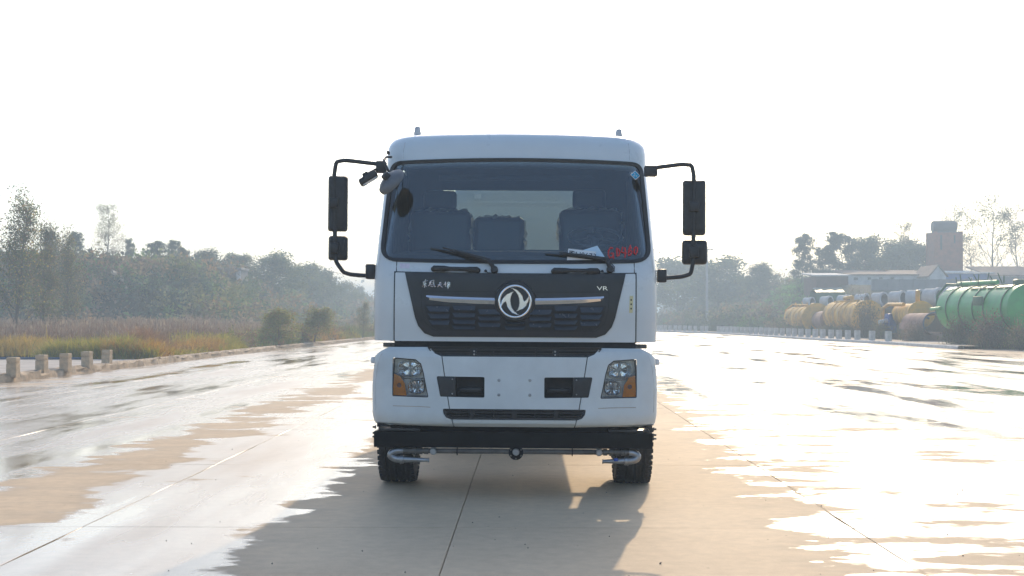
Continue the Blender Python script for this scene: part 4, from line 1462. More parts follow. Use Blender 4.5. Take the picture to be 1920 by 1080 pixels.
for side_ in ('l', 'r'):
    if side_ == 'l':
        yl = .36
        arm = tube_px([(704, 308.5), (640, 301), (624, 304), (620.5, 330), (622, 380), (624, 470), (625, 492), (640, 513), (655, 517), (690, 519)], yl, .0185, 'mirror_arm', truck)
        up = (700, 719, 303, 325); lo = (682.5, 700, 497, 525)
        heads = [((627, 382.5), 37, 105, 10), ((628.2, 466.5), 36, 46, 12)]
        mounts = [(613, 630, 372, 391), (615, 631, 457, 477)]
    else:
        yl = .36
        arm = tube_px([(1224, 312.5), (1276, 305.5), (1293, 307), (1297, 325), (1297, 380), (1296.5, 450), (1296, 490), (1292, 512), (1276, 517), (1240, 520)], yl, .0185, 'mirror_arm', truck)
        up = (1204, 1228, 309, 329); lo = (1229, 1246, 503, 528)
        heads = [((1299, 386.5), 43, 104, -6), ((1300, 470.5), 47, 46, -6)]
        mounts = [(1287, 1306, 375.5, 395), (1288, 1305.5, 460.5, 481)]
    for (c0, c1, d0, d1) in (up, lo):
        B().box(tx(c0, yl), tx(c1, yl), yl - .045, yl + .05, tz(d1, yl), tz(d0, yl), .012, 2).build('arm_bracket', 'black', arm, 40)
    for (c, w_, h_, rz) in heads:
        mirror_head(c[0], c[1], w_, h_, yl, R(rz), arm, 'mirror_housing')
    for (c0, c1, d0, d1) in mounts:
        B().box(tx(c0, yl), tx(c1, yl), yl - .05, yl + .03, tz(d1, yl), tz(d0, yl), .012, 2).build('arm_clamp', 'black', arm, 40)
# kerb mirror dish and small mirror over the kerb-side pillar
yl = .12
hk = tube_px([(722, 287, .28), (714, 289, .2), (712.5, 300, .05), (724, 322, .0)], yl, .011, 'kerb_mirror_bracket', truck)
B().box(tx(720, .4), tx(725, .4), .36, .44, tz(290, .4), tz(284, .4), .006).build('bracket_foot', 'black', hk, 30)
dd = Vector((-.62, -.46, .60)).normalized()
dc = Vector((tx(726, yl), yl + .04, tz(338, yl)))
B().lathe([(0, .035), (.05, .034), (.10, .022), (.128, .0), (.134, -.02), (.132, -.034), (.124, -.036)], axis_mat(dc, dd), 30).build('kerb_mirror', 'grey_plastic', hk, 50)
B().lathe([(0, -.022), (.07, -.028), (.125, -.036)], axis_mat(dc, dd), 30).build('mirror_glass', 'mirror', hk, 60)
B().box(-.028, .028, -.03, .03, 0, .06, .01, 2, axis_mat(dc + dd * .02, dd)).build('mirror_mount', 'black', hk, 40)
m = T((tx(685.5, .2), .2, tz(335, .2)), (R(-10), R(-33), R(8)))
B().box(-.085, .085, -.04, .06, -.03, .03, .018, 3, m).build('small_mirror', 'black', hk, 50)
B().add([m @ Vector(p) for p in ((-.07, -.03, -.0305), (.07, -.03, -.0305), (.07, .05, -.0305), (-.07, .05, -.0305))], [(0, 1, 2, 3)]).build('mirror_glass', 'mirror', hk, 0)
B().box(-.03, .02, -.03, .03, .02, .055, .008, 2, m).build('mirror_mount', 'black', hk, 40)
B().tube([m @ Vector((.0, 0, .04)), (tx(700, .3), .3, tz(318, .3)), (tx(708, .4), .4, tz(314, .4))], .010, 6).build('mirror_stem', 'black', hk, 50)

# ------------------------------------------------------------------ bollards
ORD = ['first', 'second', 'third', 'fourth', 'fifth', 'sixth', 'seventh', 'eighth', 'ninth', 'tenth', 'eleventh', 'twelfth', 'thirteenth', 'fourteenth', 'fifteenth', 'sixteenth', 'seventeenth', 'eighteenth', 'nineteenth',
       'twentieth', 'twenty-first', 'twenty-second', 'twenty-third', 'twenty-fourth', 'twenty-fifth', 'twenty-sixth', 'twenty-seventh', 'twenty-eighth']
def bollard_mesh(w, h, groove):
    b = B()
    hw = w / 2
    prof = [(hw * 1.0, -.04), (hw * 1.0, h * .66)]
    if groove:
        prof += [(hw * .9, h * .675), (hw * .9, h * .705), (hw * 1.0, h * .72), (hw * 1.0, h * .755), (hw * .92, h * .765), (hw * .92, h * .785), (hw * 1.0, h * .80)]
    prof += [(hw * 1.0, h * .96), (hw * .93, h)]
    vs, fs = [], []
    c = .12
    for r, z in prof:
        for (sx, sy) in ((-1, -1), (1, -1), (1, 1), (-1, 1)):
            if sx * sy > 0:
                vs += [(sx * r, sy * r * (1 - c), z), (sx * r * (1 - c), sy * r, z)]
            else:
                vs += [(sx * r * (1 - c), sy * r, z), (sx * r, sy * r * (1 - c), z)]
    n = 8
    for i in range(len(prof) - 1):
        for k in range(n):
            fs.append((i * n + k, i * n + (k + 1) % n, (i + 1) * n + (k + 1) % n, (i + 1) * n + k))
    fs.append(tuple((len(prof) - 1) * n + k for k in range(n)))
    return b.add(vs, fs).mesh('bollard', 20)
bl_me = bollard_mesh(.25, .45, True)
rb = random.Random(11)
LB = [(21, 705), (75, 698), (120, 694), (161, 689), (198, 684)]
names_l = ['tan stone bollard nearest the picture edge, {} of the grooved row on the pavement', 'grooved tan bollard, {} from the picture edge on the kerbside pavement', 'grooved tan bollard, {} and middle of the five on the kerbside pavement',
           'grooved tan bollard, {} from the picture edge, in front of the grass clump', 'grooved tan bollard, {} and last of its row, against the yellow grass']
for i, (px, py) in enumerate(LB):
    Z = FPX * (CAMH - .135) / (py - HOR)
    o = link('bollard', bl_me, 'bollard_tan')
    o.location = (WX(px, Z), Z, .135)
    o.rotation_euler = (rb.uniform(-.02, .02), rb.uniform(-.02, .02), rb.uniform(-.08, .08) - .1)
    tag(o, names_l[i].format(ORD[i]), 'bollard', 'tan bollards on the left pavement')
br_me = bollard_mesh(.31, .60, False)
BX = [1662.6, 1632.3, 1605, 1587.5, 1570.7, 1556.1, 1540.5, 1526.6, 1513.1, 1500, 1487.6, 1476.7, 1465, 1453.7, 1443.8, 1435.1, 1425.6, 1416.1, 1406.3, 1397.5, 1389.5, 1380.4, 1372.4, 1364.7, 1358, 1352, 1346.5]
for i, px in enumerate(BX):
    Z = 74.9 + (51.0 * (i / 26.0) if i > 1 else 0)
    # depth from the column: follow the kerb line
    lo, hi = 60.0, 160.0
    for _ in range(40):
        mid = (lo + hi) / 2
        if (on_path(RK, mid) + .5) / mid * FPX + VPX > px: lo = mid
        else: hi = mid
    Z = lo
    o = link('bollard', br_me, 'bollard_grey')
    o.location = (on_path(RK, Z) + .5, Z, .165)
    o.rotation_euler = (rb.uniform(-.02, .02), rb.uniform(-.02, .02), rb.uniform(-.1, .1) + .25)
    tag(o, f'grey concrete bollard, {ORD[i]} from the scrapyard end of the far kerb row', 'bollard', 'grey bollards along the far right kerb')
FB_ = [1323.9, 1315.5, 1303, 1293, 1283.8, 1274, 1265.6, 1255.7, 1247.3, 1240, 1233.9]
for i, px in enumerate(FB_):
    lo, hi = 100.0, 160.0
    for _ in range(40):
        mid = (lo + hi) / 2
        if (on_path(RK, mid) + .5) / mid * FPX + VPX > px: lo = mid
        else: hi = mid
    o = link('bollard', br_me, 'bollard_grey')
    o.location = (on_path(RK, lo) + .5, lo, .165)
    o.rotation_euler = (0, 0, rb.uniform(-.1, .1) + .25)
    tag(o, f'distant hazy bollard, {ORD[i]} beyond the gap in the grey row towards the truck', 'bollard', 'grey bollards along the far right kerb')

# blue pipe lying on the far edge of the pavement
o = B().tube([(-19.5, 43.2, .175), (-16.5, 43.3, .175), (-14.95, 43.25, .175)], .04, 10).build('blue_pipe', 'blue_pipe')
tag(o, 'thin blue plastic pipe lying on the pavement behind the tan bollards', 'pipe')

# ------------------------------------------------------------------ tanks and scrap on the right
def frame_of(near, far_):
    a, b_ = Vector(near), Vector(far_)
    d = (b_ - a)
    return d.length, math.atan2(d.y, d.x)

def storage_tank(name, label, near, far_, zc_, r, paint, fit, bands, cap_r=1.0, cap_mat=None, group=None, dome=.18, top=True, manhole=True, flat_cap=False):
    """lying cylinder: local x runs from the near end to the far end"""
    Lg, rz = frame_of((*near, 0), (*far_, 0))
    root = thing(name, label, 'tank', (near[0], near[1], 0), rz, group)
    seg = 40
    def ring(x, rr): return [(x, rr * math.cos(2 * PI * k / seg), zc_ + rr * math.sin(2 * PI * k / seg)) for k in range(seg)]
    def rings(lst):
        vs = [p for x, rr in lst for p in ring(x, rr)]
        fs = [(i * seg + k, i * seg + (k + 1) % seg, (i + 1) * seg + (k + 1) % seg, (i + 1) * seg + k) for i in range(len(lst) - 1) for k in range(seg)]
        return vs, fs
    vs, fs = rings([(0.0, r), (Lg * .25, r), (Lg * .5, r), (Lg * .75, r), (Lg, r), (Lg + dome * .6, r * .85), (Lg + dome, r * .4), (Lg + dome * 1.1, r * .02)])
    B().add(vs, fs).build('shell', paint, root, 40)
    rc = r * cap_r
    cap = [(-.004, r), (-.01, rc), (-.06, rc)]
    cap += [(-.06 - dome * .15, rc * .96), (-.06 - dome * .7, rc * .65), (-.06 - dome, rc * .3), (-.06 - dome * 1.05, rc * .01)] if not flat_cap else [(-.07, rc * .97), (-.075, rc * .5), (-.075, rc * .01)]
    vs, fs = rings(cap)
    B().add(vs, fs).build('end_cap', cap_mat or paint, root, 40)
    for x in bands:
        vs, fs = rings([(x - .035, r + .002), (x - .035, r + .045), (x + .035, r + .045), (x + .035, r + .002)])
        B().add(vs, fs).build('band', fit, root, 30)
    if manhole:
        B().lathe([(0, .26), (.2, .26), (.3, .2), (.3, -.1)], T((Lg * .12, 0, zc_ + r)), 20).build('manhole', fit, root, 35)
    return root, Lg, r, zc_

# green tank
G_near, G_far = (WX(1924, 64.5), 64.5), (WX(1790, 71.5), 71.5)
gt, Lg, r_, zc_ = storage_tank('storage_tank', 'big green cylindrical tank with rib bands beside brown bushes', G_near, G_far, 2.05, 1.22, 'green_paint', 'green_dark', [], dome=.22)
for x in (.07 * Lg, .31 * Lg, .46 * Lg, .66 * Lg, .85 * Lg):
    b = B()
    b.lathe([(r_ + .001, -.03), (r_ + .05, -.03), (r_ + .05, .03), (r_ + .001, .03)], T((x, 0, zc_), (0, R(90), 0)), 40, closed=True)
    b.build('band', 'green_dark', gt, 30)
# walkway: pale plates along the crown, rail posts and pipes
wk = B()
for i in range(5):
    x0 = Lg * (.06 + i * .115)
    wk = B()
    wk.box(x0, x0 + Lg * .10, -.05, .75, r_ * .995 + zc_ - .17, r_ + zc_ - .135, .01, 1, None)
    o = wk.build('walkway_plate', 'green_pale', gt, 30)
B().box(-.05, Lg, .60, .66, zc_ + r_ - .28, zc_ + r_ - .20, .01).build('edge_rail', 'green_dark', gt, 30)
pr = B()
pr.tube([(Lg * .38, .1, zc_ + r_ + .16), (Lg * .97, .05, zc_ + r_ + .16)], .12, 10)
pr.build('top_pipe', 'green_paint', gt, 40)
rg = random.Random(3)
for k in range(9):
    x = Lg * (.3 + .08 * k)
    h = rg.uniform(.2, .55)
    B().tube([(x, rg.uniform(-.2, .3), zc_ + r_ + .1), (x + rg.uniform(-.25, .25), rg.uniform(-.2, .3), zc_ + r_ + .2 + h)], .03, 6).build('valve_lever', 'green_dark', gt, 40)
B().tube([(Lg * .9, .2, zc_ + r_ + .1), (Lg * 1.02, .5, zc_ + r_ + .15), (Lg * 1.07, .9, zc_ + r_ - .5), (Lg * 1.05, 1.0, zc_ - .3)], .07, 8).build('drain_pipe', 'green_dark', gt, 50)
B().tube([(Lg * 1.07, 1.25, zc_), (Lg * .88, 1.42, zc_ + .05)], .09, 8).build('side_pipe', 'green_paint', gt, 50)
B().box(Lg * .30, Lg * .42, 1.24, 1.36, zc_ + .15, zc_ + .62, .02).build('junction_box', 'green_dark', gt, 30)
for x in (.18, .8):
    B().box(Lg * x - .2, Lg * x + .2, -.8, .8, -.1, zc_ - r_ * .75, .02).build('saddle', 'green_dark', gt, 30)

# yellow tanks
def ytank(label, pxn, Zn, pxf, Zf, pyc, rpx, bands, paint, cap_r, fit='yellow_paint', **kw):
    near, far_ = (WX(pxn, Zn), Zn), (WX(pxf, Zf), Zf)
    return storage_tank('storage_tank', label, near, far_, WZ(pyc, Zn), rpx * Zn / FPX, paint, fit, bands, cap_r, 'yellow_paint', 'rusting yellow tanks in the scrapyard', **kw)
y1, L1, r1, z1 = ytank('small ochre tank with a broad rimmed end cap, farthest of the yellow tanks', 1530, 109, 1489, 117, 597, 23, [1.0, 2.6, 4.2, 6.0], 'yellow_rust', 1.25, dome=.1)
pz = B()
for k in range(7):
    x = L1 * (.25 + k * .1)
    B().tube([(x, rg.uniform(-.3, .3), z1 + r1 * .9), (x + rg.uniform(-.3, .3), rg.uniform(-.3, .4), z1 + r1 + rg.uniform(.2, .45))], .05, 6).build('fitting', 'yellow_rust', y1, 40)
B().tube([(L1 * .3, .2, z1 + r1 + .1), (L1 * .95, .3, z1 + r1 + .2), (L1 * 1.08, .7, z1 + r1 * .7), (L1 * 1.08, .9, z1 - .5)], .08, 8).build('pipe', 'yellow_rust', y1, 50)
y2, L2, r2, z2 = ytank('long rusting yellow tank with raised ribs half hidden by a brown bush', 1625, 94, 1566, 103, 592, 29, [2.6, 3.9, 5.2, 6.5], 'yellow_rust', 1.02, manhole=False)
B().tube([(L2 * .35, .3, z2 + r2 * .9), (L2 * .35, .3, z2 + r2 + .3), (L2 * .5, .5, z2 + r2 + .2)], .16, 8).build('vent_pipe', 'yellow_paint', y2, 50)
B().box(L2 * .1, L2 * .9, .35, .42, z2 + r2 * .93, z2 + r2 + .06, .01).build('edge_rail', 'yellow_rust', y2, 30)
y3, L3, r3, z3 = ytank('yellow tank with a domed cap and locking bar next to the rusty trough', 1724, 82, 1688, 87, 589, 20.5, [], 'yellow_rust', 1.22, dome=.12, manhole=False)
B().tube([(.3, .1, z3 + r3 + .1), (.25, .1, z3 + r3 + .75), (.5, .1, z3 + r3 + .78), (.55, .1, z3 + r3 + .1)], .12, 8).build('lifting_bracket', 'yellow_paint', y3, 40)
B().tube([(-.2, -.45, z3 - .28), (-.2, .0, z3 - .06), (-.2, .55, z3 + .02)], .07, 6).build('locking_bar', 'tank_dark', y3, 40)
B().tube([(L3 * .4, .6, z3 + r3 * .9), (L3 * 1.0, .9, z3 + r3 * .95), (L3 * 1.22, 1.0, z3 + r3 * .6), (L3 * 1.22, 1.1, z3 - .9)], .13, 10).build('elbow_pipe', 'yellow_paint', y3, 60)
# rusty vessels
def rust_tank(label, pxn, Zn, pxf, Zf, pyc, rpx):
    near, far_ = (WX(pxn, Zn), Zn), (WX(pxf, Zf), Zf)
    return storage_tank('steel_vessel', label, near, far_, WZ(pyc, Zn), rpx * Zn / FPX, 'rust', 'rust', [], 1.0, 'rust', 'rusty vessels in the scrapyard', manhole=False, dome=.35)
rust_tank('dull pinkish-brown steel vessel lying between the first two yellow tanks', 1552, 103, 1533, 110, 600, 17)
rust_tank('long rusty steel vessel lying in front of the concrete pipes', 1775, 88, 1660, 105, 583, 19)
rust_tank('low rusty drum at the far end of the yellow tanks', 1480, 120, 1476, 125, 603, 12)
# half-open trough
tr_near, tr_far = (WX(1749, 77), 77), (WX(1706, 81.5), 81.5)
Lt, rzt = frame_of((*tr_near, 0), (*tr_far, 0))
tr = thing('steel_trough', 'rusty half-round steel trough lying open beside the green tank', 'trough', (*tr_near, 0), rzt)
b = B()
rr = .66
zc2 = WZ(607, 79)
b.lathe([(rr, 0), (rr, Lt), (rr - .04, Lt), (rr - .04, 0)], T((0, 0, zc2), (0, R(90), 0)), 22, closed=True, arc=(R(-15), R(215)))
b.build('curved_shell', 'rust', tr, 30)
B().box(Lt * .2, Lt * 1.0, rr - .1, rr + .12, zc2 - .35, zc2 + .05, .02).build('side_channel', 'rust', tr, 30)
B().tube([(0, (rr + .02) * math.cos(a), zc2 + (rr + .02) * math.sin(a)) for a in np.linspace(R(-30), R(200), 18)], .045, 6).build('rim', 'blue_pipe', tr, 50)
B().box(Lt * .1, Lt * .9, -.6, .6, -.05, zc2 - .5, .02).build('support', 'rust', tr, 30)
# blue engine
eg = thing('blue_engine', 'small blue engine with pale top, left of the domed yellow tank', 'engine', (WX(1664, 87), 87, 0), .3)
B().box(-.15, .42, -.3, .3, .55, 1.85, .05).build('engine_block', 'blue_machine', eg, 30)
B().box(-.6, -.1, -.25, .25, .5, 1.25, .05).build('gearbox', 'blue_machine', eg, 30)
B().tube([(-.75, 0, 1.25), (.1, 0, 1.42)], .17, 10).build('air_pipe', 'pipe_white', eg, 40)
B().lathe([(0, .1), (.3, .1), (.33, 0), (.3, -.1), (0, -.1)], T((-.62, 0, .75), (0, R(90), 0)), 18).build('flywheel', 'tank_dark', eg, 40)
B().box(-.7, .5, -.3, .3, -.05, .55, .02).build('skid', 'rust', eg, 30)
# concrete pipes in a long row on the rising ground
rp_ = random.Random(9)
npipe = 9
pm = B()
pr_, pl_ = .60, 1.1
pm.lathe([(pr_, 0), (pr_, pl_ - .25), (pr_ + .07, pl_ - .2), (pr_ + .07, pl_), (pr_ - .11, pl_), (pr_ - .11, 0)], T((0, 0, 0), (R(90), 0, 0)), 26, closed=True)
pme = pm.mesh('concrete_pipe', 35)
pme.materials.append(M['pipe_white']); pme.materials.append(M['pipe_shade'])
for pf in pme.polygons:
    cc_ = pf.center
    if math.hypot(cc_.x, cc_.z) < pr_ - .09: pf.material_index = 1  # bore coloured darker to stand for the shade inside the pipe
for k in range(npipe):
    t = k / (npipe - 1)
    px = 1508 + (1766 - 1508) * t
    Z = 118 - 34 * t
    zc3 = WZ(567 - 11 * t, Z)
    o = link('concrete_pipe', pme, None)
    o.location = (WX(px, Z), Z, zc3)
    o.rotation_euler = (0, 0, R(42 + rp_.uniform(-4, 4)))
    s = .74 + .28 * t
    o.scale = (s, s, s)
    tag(o, f'pale concrete pipe, {ORD[k]} from the slope end of the long pipe row', 'pipe', 'concrete pipes laid in a row')
# long mound that carries the pipes
mb = B()
for k in range(30):
    pass
vs, fs = [], []
for k in range(30):
    t = k / 29
    px = 1495 + (1790 - 1495) * t; Z = 119.5 - 36 * t
    zt_ = WZ(567 - 11 * t, Z) - .45 - .12 * t
    x = WX(px, Z)
    for dx, dy, zz in ((-1.8, -2.4, -.3), (-.9, -1.2, zt_ + rp_.uniform(-.08, .0)), (1.2, 1.6, zt_ + rp_.uniform(-.08, .0)), (2.2, 3.0, -.3)):
        vs.append((x + dx, Z + dy, zz))
for k in range(29):
    for j in range(3):
        fs.append((k * 4 + j, k * 4 + j + 1, k * 4 + 5 + j, k * 4 + 4 + j))
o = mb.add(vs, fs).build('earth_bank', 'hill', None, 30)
tag(o, kind='structure')

# ------------------------------------------------------------------ buildings behind the scrapyard
def low_building(name, label, cat, px0, px1, py0, py1, Z, depth, wall, roof, roof_h=.5, over=.25, windows=(), gable=False, base=None):
    x0, x1 = WX(px0, Z), WX(px1, Z)
    zt_, zb_ = WZ(py0, Z), WZ(py1, Z) if base is None else base
    cx_ = (x0 + x1) / 2
    root = thing(name, label, cat, (cx_, Z, 0))
    w = (x1 - x0) / 2
    zb_ = min(zb_, zt_ - 1.0) - 1.2
    if gable:
        b = B().add([(-w, 0, zb_), (w, 0, zb_), (w, 0, zt_ - .6), (0, 0, zt_ + .5), (-w, 0, zt_ - .6), (-w, depth, zb_), (w, depth, zb_), (w, depth, zt_ - .6), (0, depth, zt_ + .5), (-w, depth, zt_ - .6)],
                    [(0, 1, 2, 3, 4), (9, 8, 7, 6, 5), (0, 5, 6, 1), (1, 6, 7, 2), (4, 9, 5, 0)])
        b.build('wall', wall, root, 0)
        for sg in (-1, 1):
            B().add([(0, -.15, zt_ + .56), (sg * (w + .2), -.15, zt_ - .64), (sg * (w + .2), depth, zt_ - .64), (0, depth, zt_ + .56),
                     (0, -.15, zt_ + .66), (sg * (w + .2), -.15, zt_ - .54), (sg * (w + .2), depth, zt_ - .54), (0, depth, zt_ + .66)],
                    [(0, 1, 2, 3), (7, 6, 5, 4), (0, 4, 5, 1), (1, 5, 6, 2), (2, 6, 7, 3)]).build('roof', roof, root, 0)
    else:
        B().box(-w, w, 0, depth, zb_, zt_ - roof_h * .4).build('wall', wall, root, 0)
        vs = [(-w - over, -over, zt_ - roof_h * .4 + .003), (w + over, -over, zt_ - roof_h * .4 + .003), (w + over, depth, zt_ + roof_h), (-w - over, depth, zt_ + roof_h)]
        vs += [(x, y, z + .12) for x, y, z in vs]
        B().add(vs, [(3, 2, 1, 0), (4, 5, 6, 7), (0, 1, 5, 4), (1, 2, 6, 5), (2, 3, 7, 6), (3, 0, 4, 7)]).build('roof', roof, root, 0)
    for (a, c, d, e) in windows:
        wx0, wx1 = -w + 2 * w * a, -w + 2 * w * c
        wn_ = B().box(wx0, wx1, -.03, .05, d, e).build('window', 'white_wall', root, 0)
        B().box(wx0 + .08, wx1 - .08, -.04, -.032, d + .08, e - .08).build('pane', 'side_glass', wn_, 0)
    return root
zz = lambda py, Z: WZ(py, Z)
low_building('brick_house', 'dark brick outbuilding with a thin pale roof at the green slope', 'building', 1529, 1589, 516, 548, 132, 6, 'brick_dark', 'pipe_white', .3)
low_building('shed', 'long whitewashed shed with a low roof left of the water tower', 'building', 1590, 1742, 513, 535, 141, 7, 'white_wall', 'tile_roof', .5,
             windows=[(.05, .12, zz(527, 141), zz(519, 141)), (.22, .28, zz(526, 141), zz(519, 141)), (.36, .42, zz(526, 141), zz(519, 141)), (.5, .56, zz(526, 141), zz(519, 141))])
low_building('gable_house', 'small white gabled house at the foot of the water tower', 'building', 1741, 1771, 508, 527, 137, 6, 'white_wall', 'tile_roof', gable=True)
low_building('shed', 'blue steel-clad shed beside the small white gabled house', 'building', 1771.5, 1856, 511, 532, 139, 8, 'blue_roof', 'pipe_white', .35, windows=[(.52, .58, zz(527, 139), zz(520, 139))])
low_building('shed', 'grey-brown tiled shed at the picture edge behind the green tank', 'building', 1857, 1960, 512, 534, 138, 8, 'grey_wall', 'tile_roof', .9)
gw = thing('boundary_wall', 'long plain grey boundary wall behind the concrete pipes', 'wall', (WX(1770, 127), 127, 0))
B().box(WX(1632, 127) - WX(1770, 127), WX(1935, 127) - WX(1770, 127), 0, .3, 1.5, WZ(524, 127)).build('panel_wall', 'grey_wall', gw, 0)
for px in range(1640, 1935, 24):
    x = WX(px, 127) - WX(1770, 127)
    B().box(x - .15, x + .15, -.08, -.003, 1.5, WZ(523, 127)).build('pier', 'grey_wall', gw, 0)
gt_ = thing('tarpaulin_shelter', 'low shelter under dark green tarpaulin in front of the brick outbuilding', 'shelter', (WX(1556, 118), 118, 0))
w = WX(1583, 118) - WX(1556, 118)
z0, z1_ = WZ(556, 118), WZ(541, 118)
vs = []
for x in np.linspace(-w, w, 9):
    for y, z in ((0, z0 - .8), (0, z1_ - .35), (1.2, z1_ + .05 * math.sin(x * 7)), (2.6, z1_ - .3), (2.6, z0 - .8)):
        vs.append((x, y + .06 * math.sin(x * 9), z))
fs = [(i * 5 + k, i * 5 + k + 1, i * 5 + 6 + k, i * 5 + 5 + k) for i in range(8) for k in range(4)]
B().add(vs, fs).build('tarpaulin', 'green_dark', gt_, 20)
B().tube([(-w, 1.2, z1_ + .03), (w, 1.2, z1_ + .03)], .06, 6).build('ridge_pole', 'pipe_white', gt_, 30)

# water tower: brick shaft with piers, dark drum on top
Z = 150
wt = thing('water_tower', 'red brick water tower carrying a dark steel drum', 'tower', (WX(1768, Z), Z, 0))
w = 24.5 * Z / FPX
zt_, zb_ = WZ(438, Z), 3.2
B().add([(-w * 1.03, -w * 1.03, zb_), (w * 1.03, -w * 1.03, zb_), (w * 1.03, w * 1.03, zb_), (-w * 1.03, w * 1.03, zb_), (-w, -w, zt_), (w, -w, zt_), (w, w, zt_), (-w, w, zt_)],
        [(0, 1, 5, 4), (1, 2, 6, 5), (2, 3, 7, 6), (3, 0, 4, 7), (4, 5, 6, 7)]).build('shaft', 'brick', wt, 0)
for x in (-1, 1):
    for y in (-1, 1):
        x0, x1 = sorted((x * w * .84, x * w * 1.06)); y0, y1 = sorted((y * w * .84, y * w * 1.06))
        B().box(x0, x1, y0, y1, zb_, zt_ + .12).build('pier', 'brick', wt, 0)
B().box(-w * .62, -w * .50, -w * 1.06, -w * 1.0, WZ(470, Z), WZ(443, Z)).build('slit_window', 'tank_dark', wt, 0)
B().box(w * .40, w * .50, -w * 1.06, -w * 1.0, WZ(458, Z), WZ(443, Z)).build('slit_window', 'tank_dark', wt, 0)
B().box(-w * 1.0, w * 1.0, -w * 1.0, w * 1.0, zt_ + .01, zt_ + .1).build('cap_slab', 'hut', wt, 0)
wr = 22.5 * Z / FPX
B().lathe([(0, -wr * 1.0), (wr * .45, -wr * .98), (wr * .47, -wr * .95), (wr * .5, -wr * .85), (wr * .5, wr * .85), (wr * .47, wr * .95), (wr * .3, wr * .99), (0, wr)], T((0, 0, zt_ + .1 + wr * .48), (0, R(90), 0)), 28).build('drum', 'tank_dark', wt, 35)

# concrete hut on the left bank
Z = 112
hu = thing('concrete_hut', 'ruined grey concrete hut standing on the overgrown bank', 'building', (WX(412, Z), Z, 0))
w = 37 * Z / FPX
zt_ = WZ(506, Z)
B().box(-w, w, 0, 3, 2.0, zt_).build('wall', 'hut', hu, 0)
B().box(-w - .12, w + .12, -.2, 3.2, zt_ + .003, zt_ + .22, .02).build('roof_slab', 'grey_wall', hu, 0)
B().box(w * .8, w * 1.02, -.1, -.004, 2.0, zt_ - .05).build('pier', 'pipe_white', hu, 0)
B().box(-w * .4, -w * .1, -.05, -.004, zt_ - 1.3, zt_ - .5).build('window', 'tank_dark', hu, 0)

# pale rubble and litter on the bank
rr_ = random.Random(8)
rub = thing('rubble_heap', 'pale tan rubble spilling down the overgrown bank', 'rubble', (WX(225, 92), 92, 0))
for k in range(22):
    px, py = 216 + rr_.uniform(-5, 5) + k * 1.0, 508 + k * 1.9 + rr_.uniform(-4, 4)
    s = rr_.uniform(.05, .15)
    x = WX(px, 92) - WX(225, 92)
    m = T((x, rr_.uniform(-.2, .2) - .4, WZ(py, 92)), (rr_.random(), rr_.random(), rr_.random()), (s * 1.3, s, s * .7))
    B().box(-1, 1, -1, 1, -1, 1, .25, 1, m).build('stone', 'debris', rub, 0)

# ------------------------------------------------------------------ pole and wires
pZ = 150
pole = thing('utility_pole', 'pale thin concrete utility pole standing in the haze beside the truck mirror', 'pole', (WX(1325, pZ), pZ, 0))
B().tube([(0, 0, 0), (0, 0, WZ(462, pZ))], [.17, .11], 10).build('shaft', 'pole', pole, 50)
B().box(-.7, .7, -.05, .05, WZ(469, pZ), WZ(467, pZ)).build('cross_arm', 'pole', pole, 0)
def wire(p0, p1, sag, label):
    pts = []
    a, b_ = Vector(p0), Vector(p1)
    for k in range(13):
        t = k / 12
        p = a.lerp(b_, t); p.z -= sag * 4 * t * (1 - t)
        pts.append(p)
    o = B().tube(pts, .022, 5).build('power_line', 'wire', None, 50)
    tag(o, label, 'wire')
wire((WX(1325, pZ) + .6, pZ, WZ(466, pZ)), (WX(1470, 175), 175, WZ(507, 175)), .5, 'overhead wire sagging from the hazy pole towards the trees')
wire((WX(1325, pZ) - .6, pZ, WZ(466, pZ)), (WX(1180, 210), 210, WZ(500, 210)), .5, 'overhead wire running from the hazy pole behind the truck')
wire((WX(1798, 146), 146, WZ(446, 146)), (WX(1960, 146), 146, WZ(470, 146)), .15, 'dark wire leading from the brick water tower to the picture edge')
wire((WX(560, 150), 150, WZ(492, 150)), (WX(740, 165), 165, WZ(530, 165)), .3, 'thin wire crossing above the bushes beside the lower mirror')

# ------------------------------------------------------------------ vegetation
class Cloud:
    """leaf-sized faces with a colour each"""
    def __init__(self): self.c, self.s, self.col, self.up = [], [], [], []
    def add(self, c, s, col, up=0.0):
        n = len(c)
        self.c.append(np.asarray(c, float)); self.s.append(np.broadcast_to(np.asarray(s, float), (n,)).copy())
        self.col.append(np.broadcast_to(np.asarray(col, float), (n, 3)).copy()); self.up.append(np.full(n, up))
    def mesh(self, name, rng, mat='leaf', aspect=.55):
        c = np.concatenate(self.c); s = np.concatenate(self.s)[:, None]; col = np.concatenate(self.col); up = np.concatenate(self.up)[:, None]
        n = len(c)
        d = rng.normal(size=(n, 3)); d[:, 2] += up[:, 0] * 2
        d /= np.linalg.norm(d, axis=1, keepdims=True)
        e = rng.normal(size=(n, 3)); e -= d * (e * d).sum(1, keepdims=True); e /= np.linalg.norm(e, axis=1, keepdims=True)
        v = np.stack([c - d * s, c + e * s * aspect, c + d * s, c - e * s * aspect], 1).reshape(-1, 3)
        return np_mesh(name, v, np.arange(4 * n).reshape(-1, 4), mat, col)

def vary(rng, cols, n, jit=.25):
    cols = np.asarray(cols, float)
    k = rng.randint(0, len(cols), n)
    return np.clip(cols[k] * 1.3 * (1 + rng.uniform(-jit, jit, (n, 1))), 0, 1)

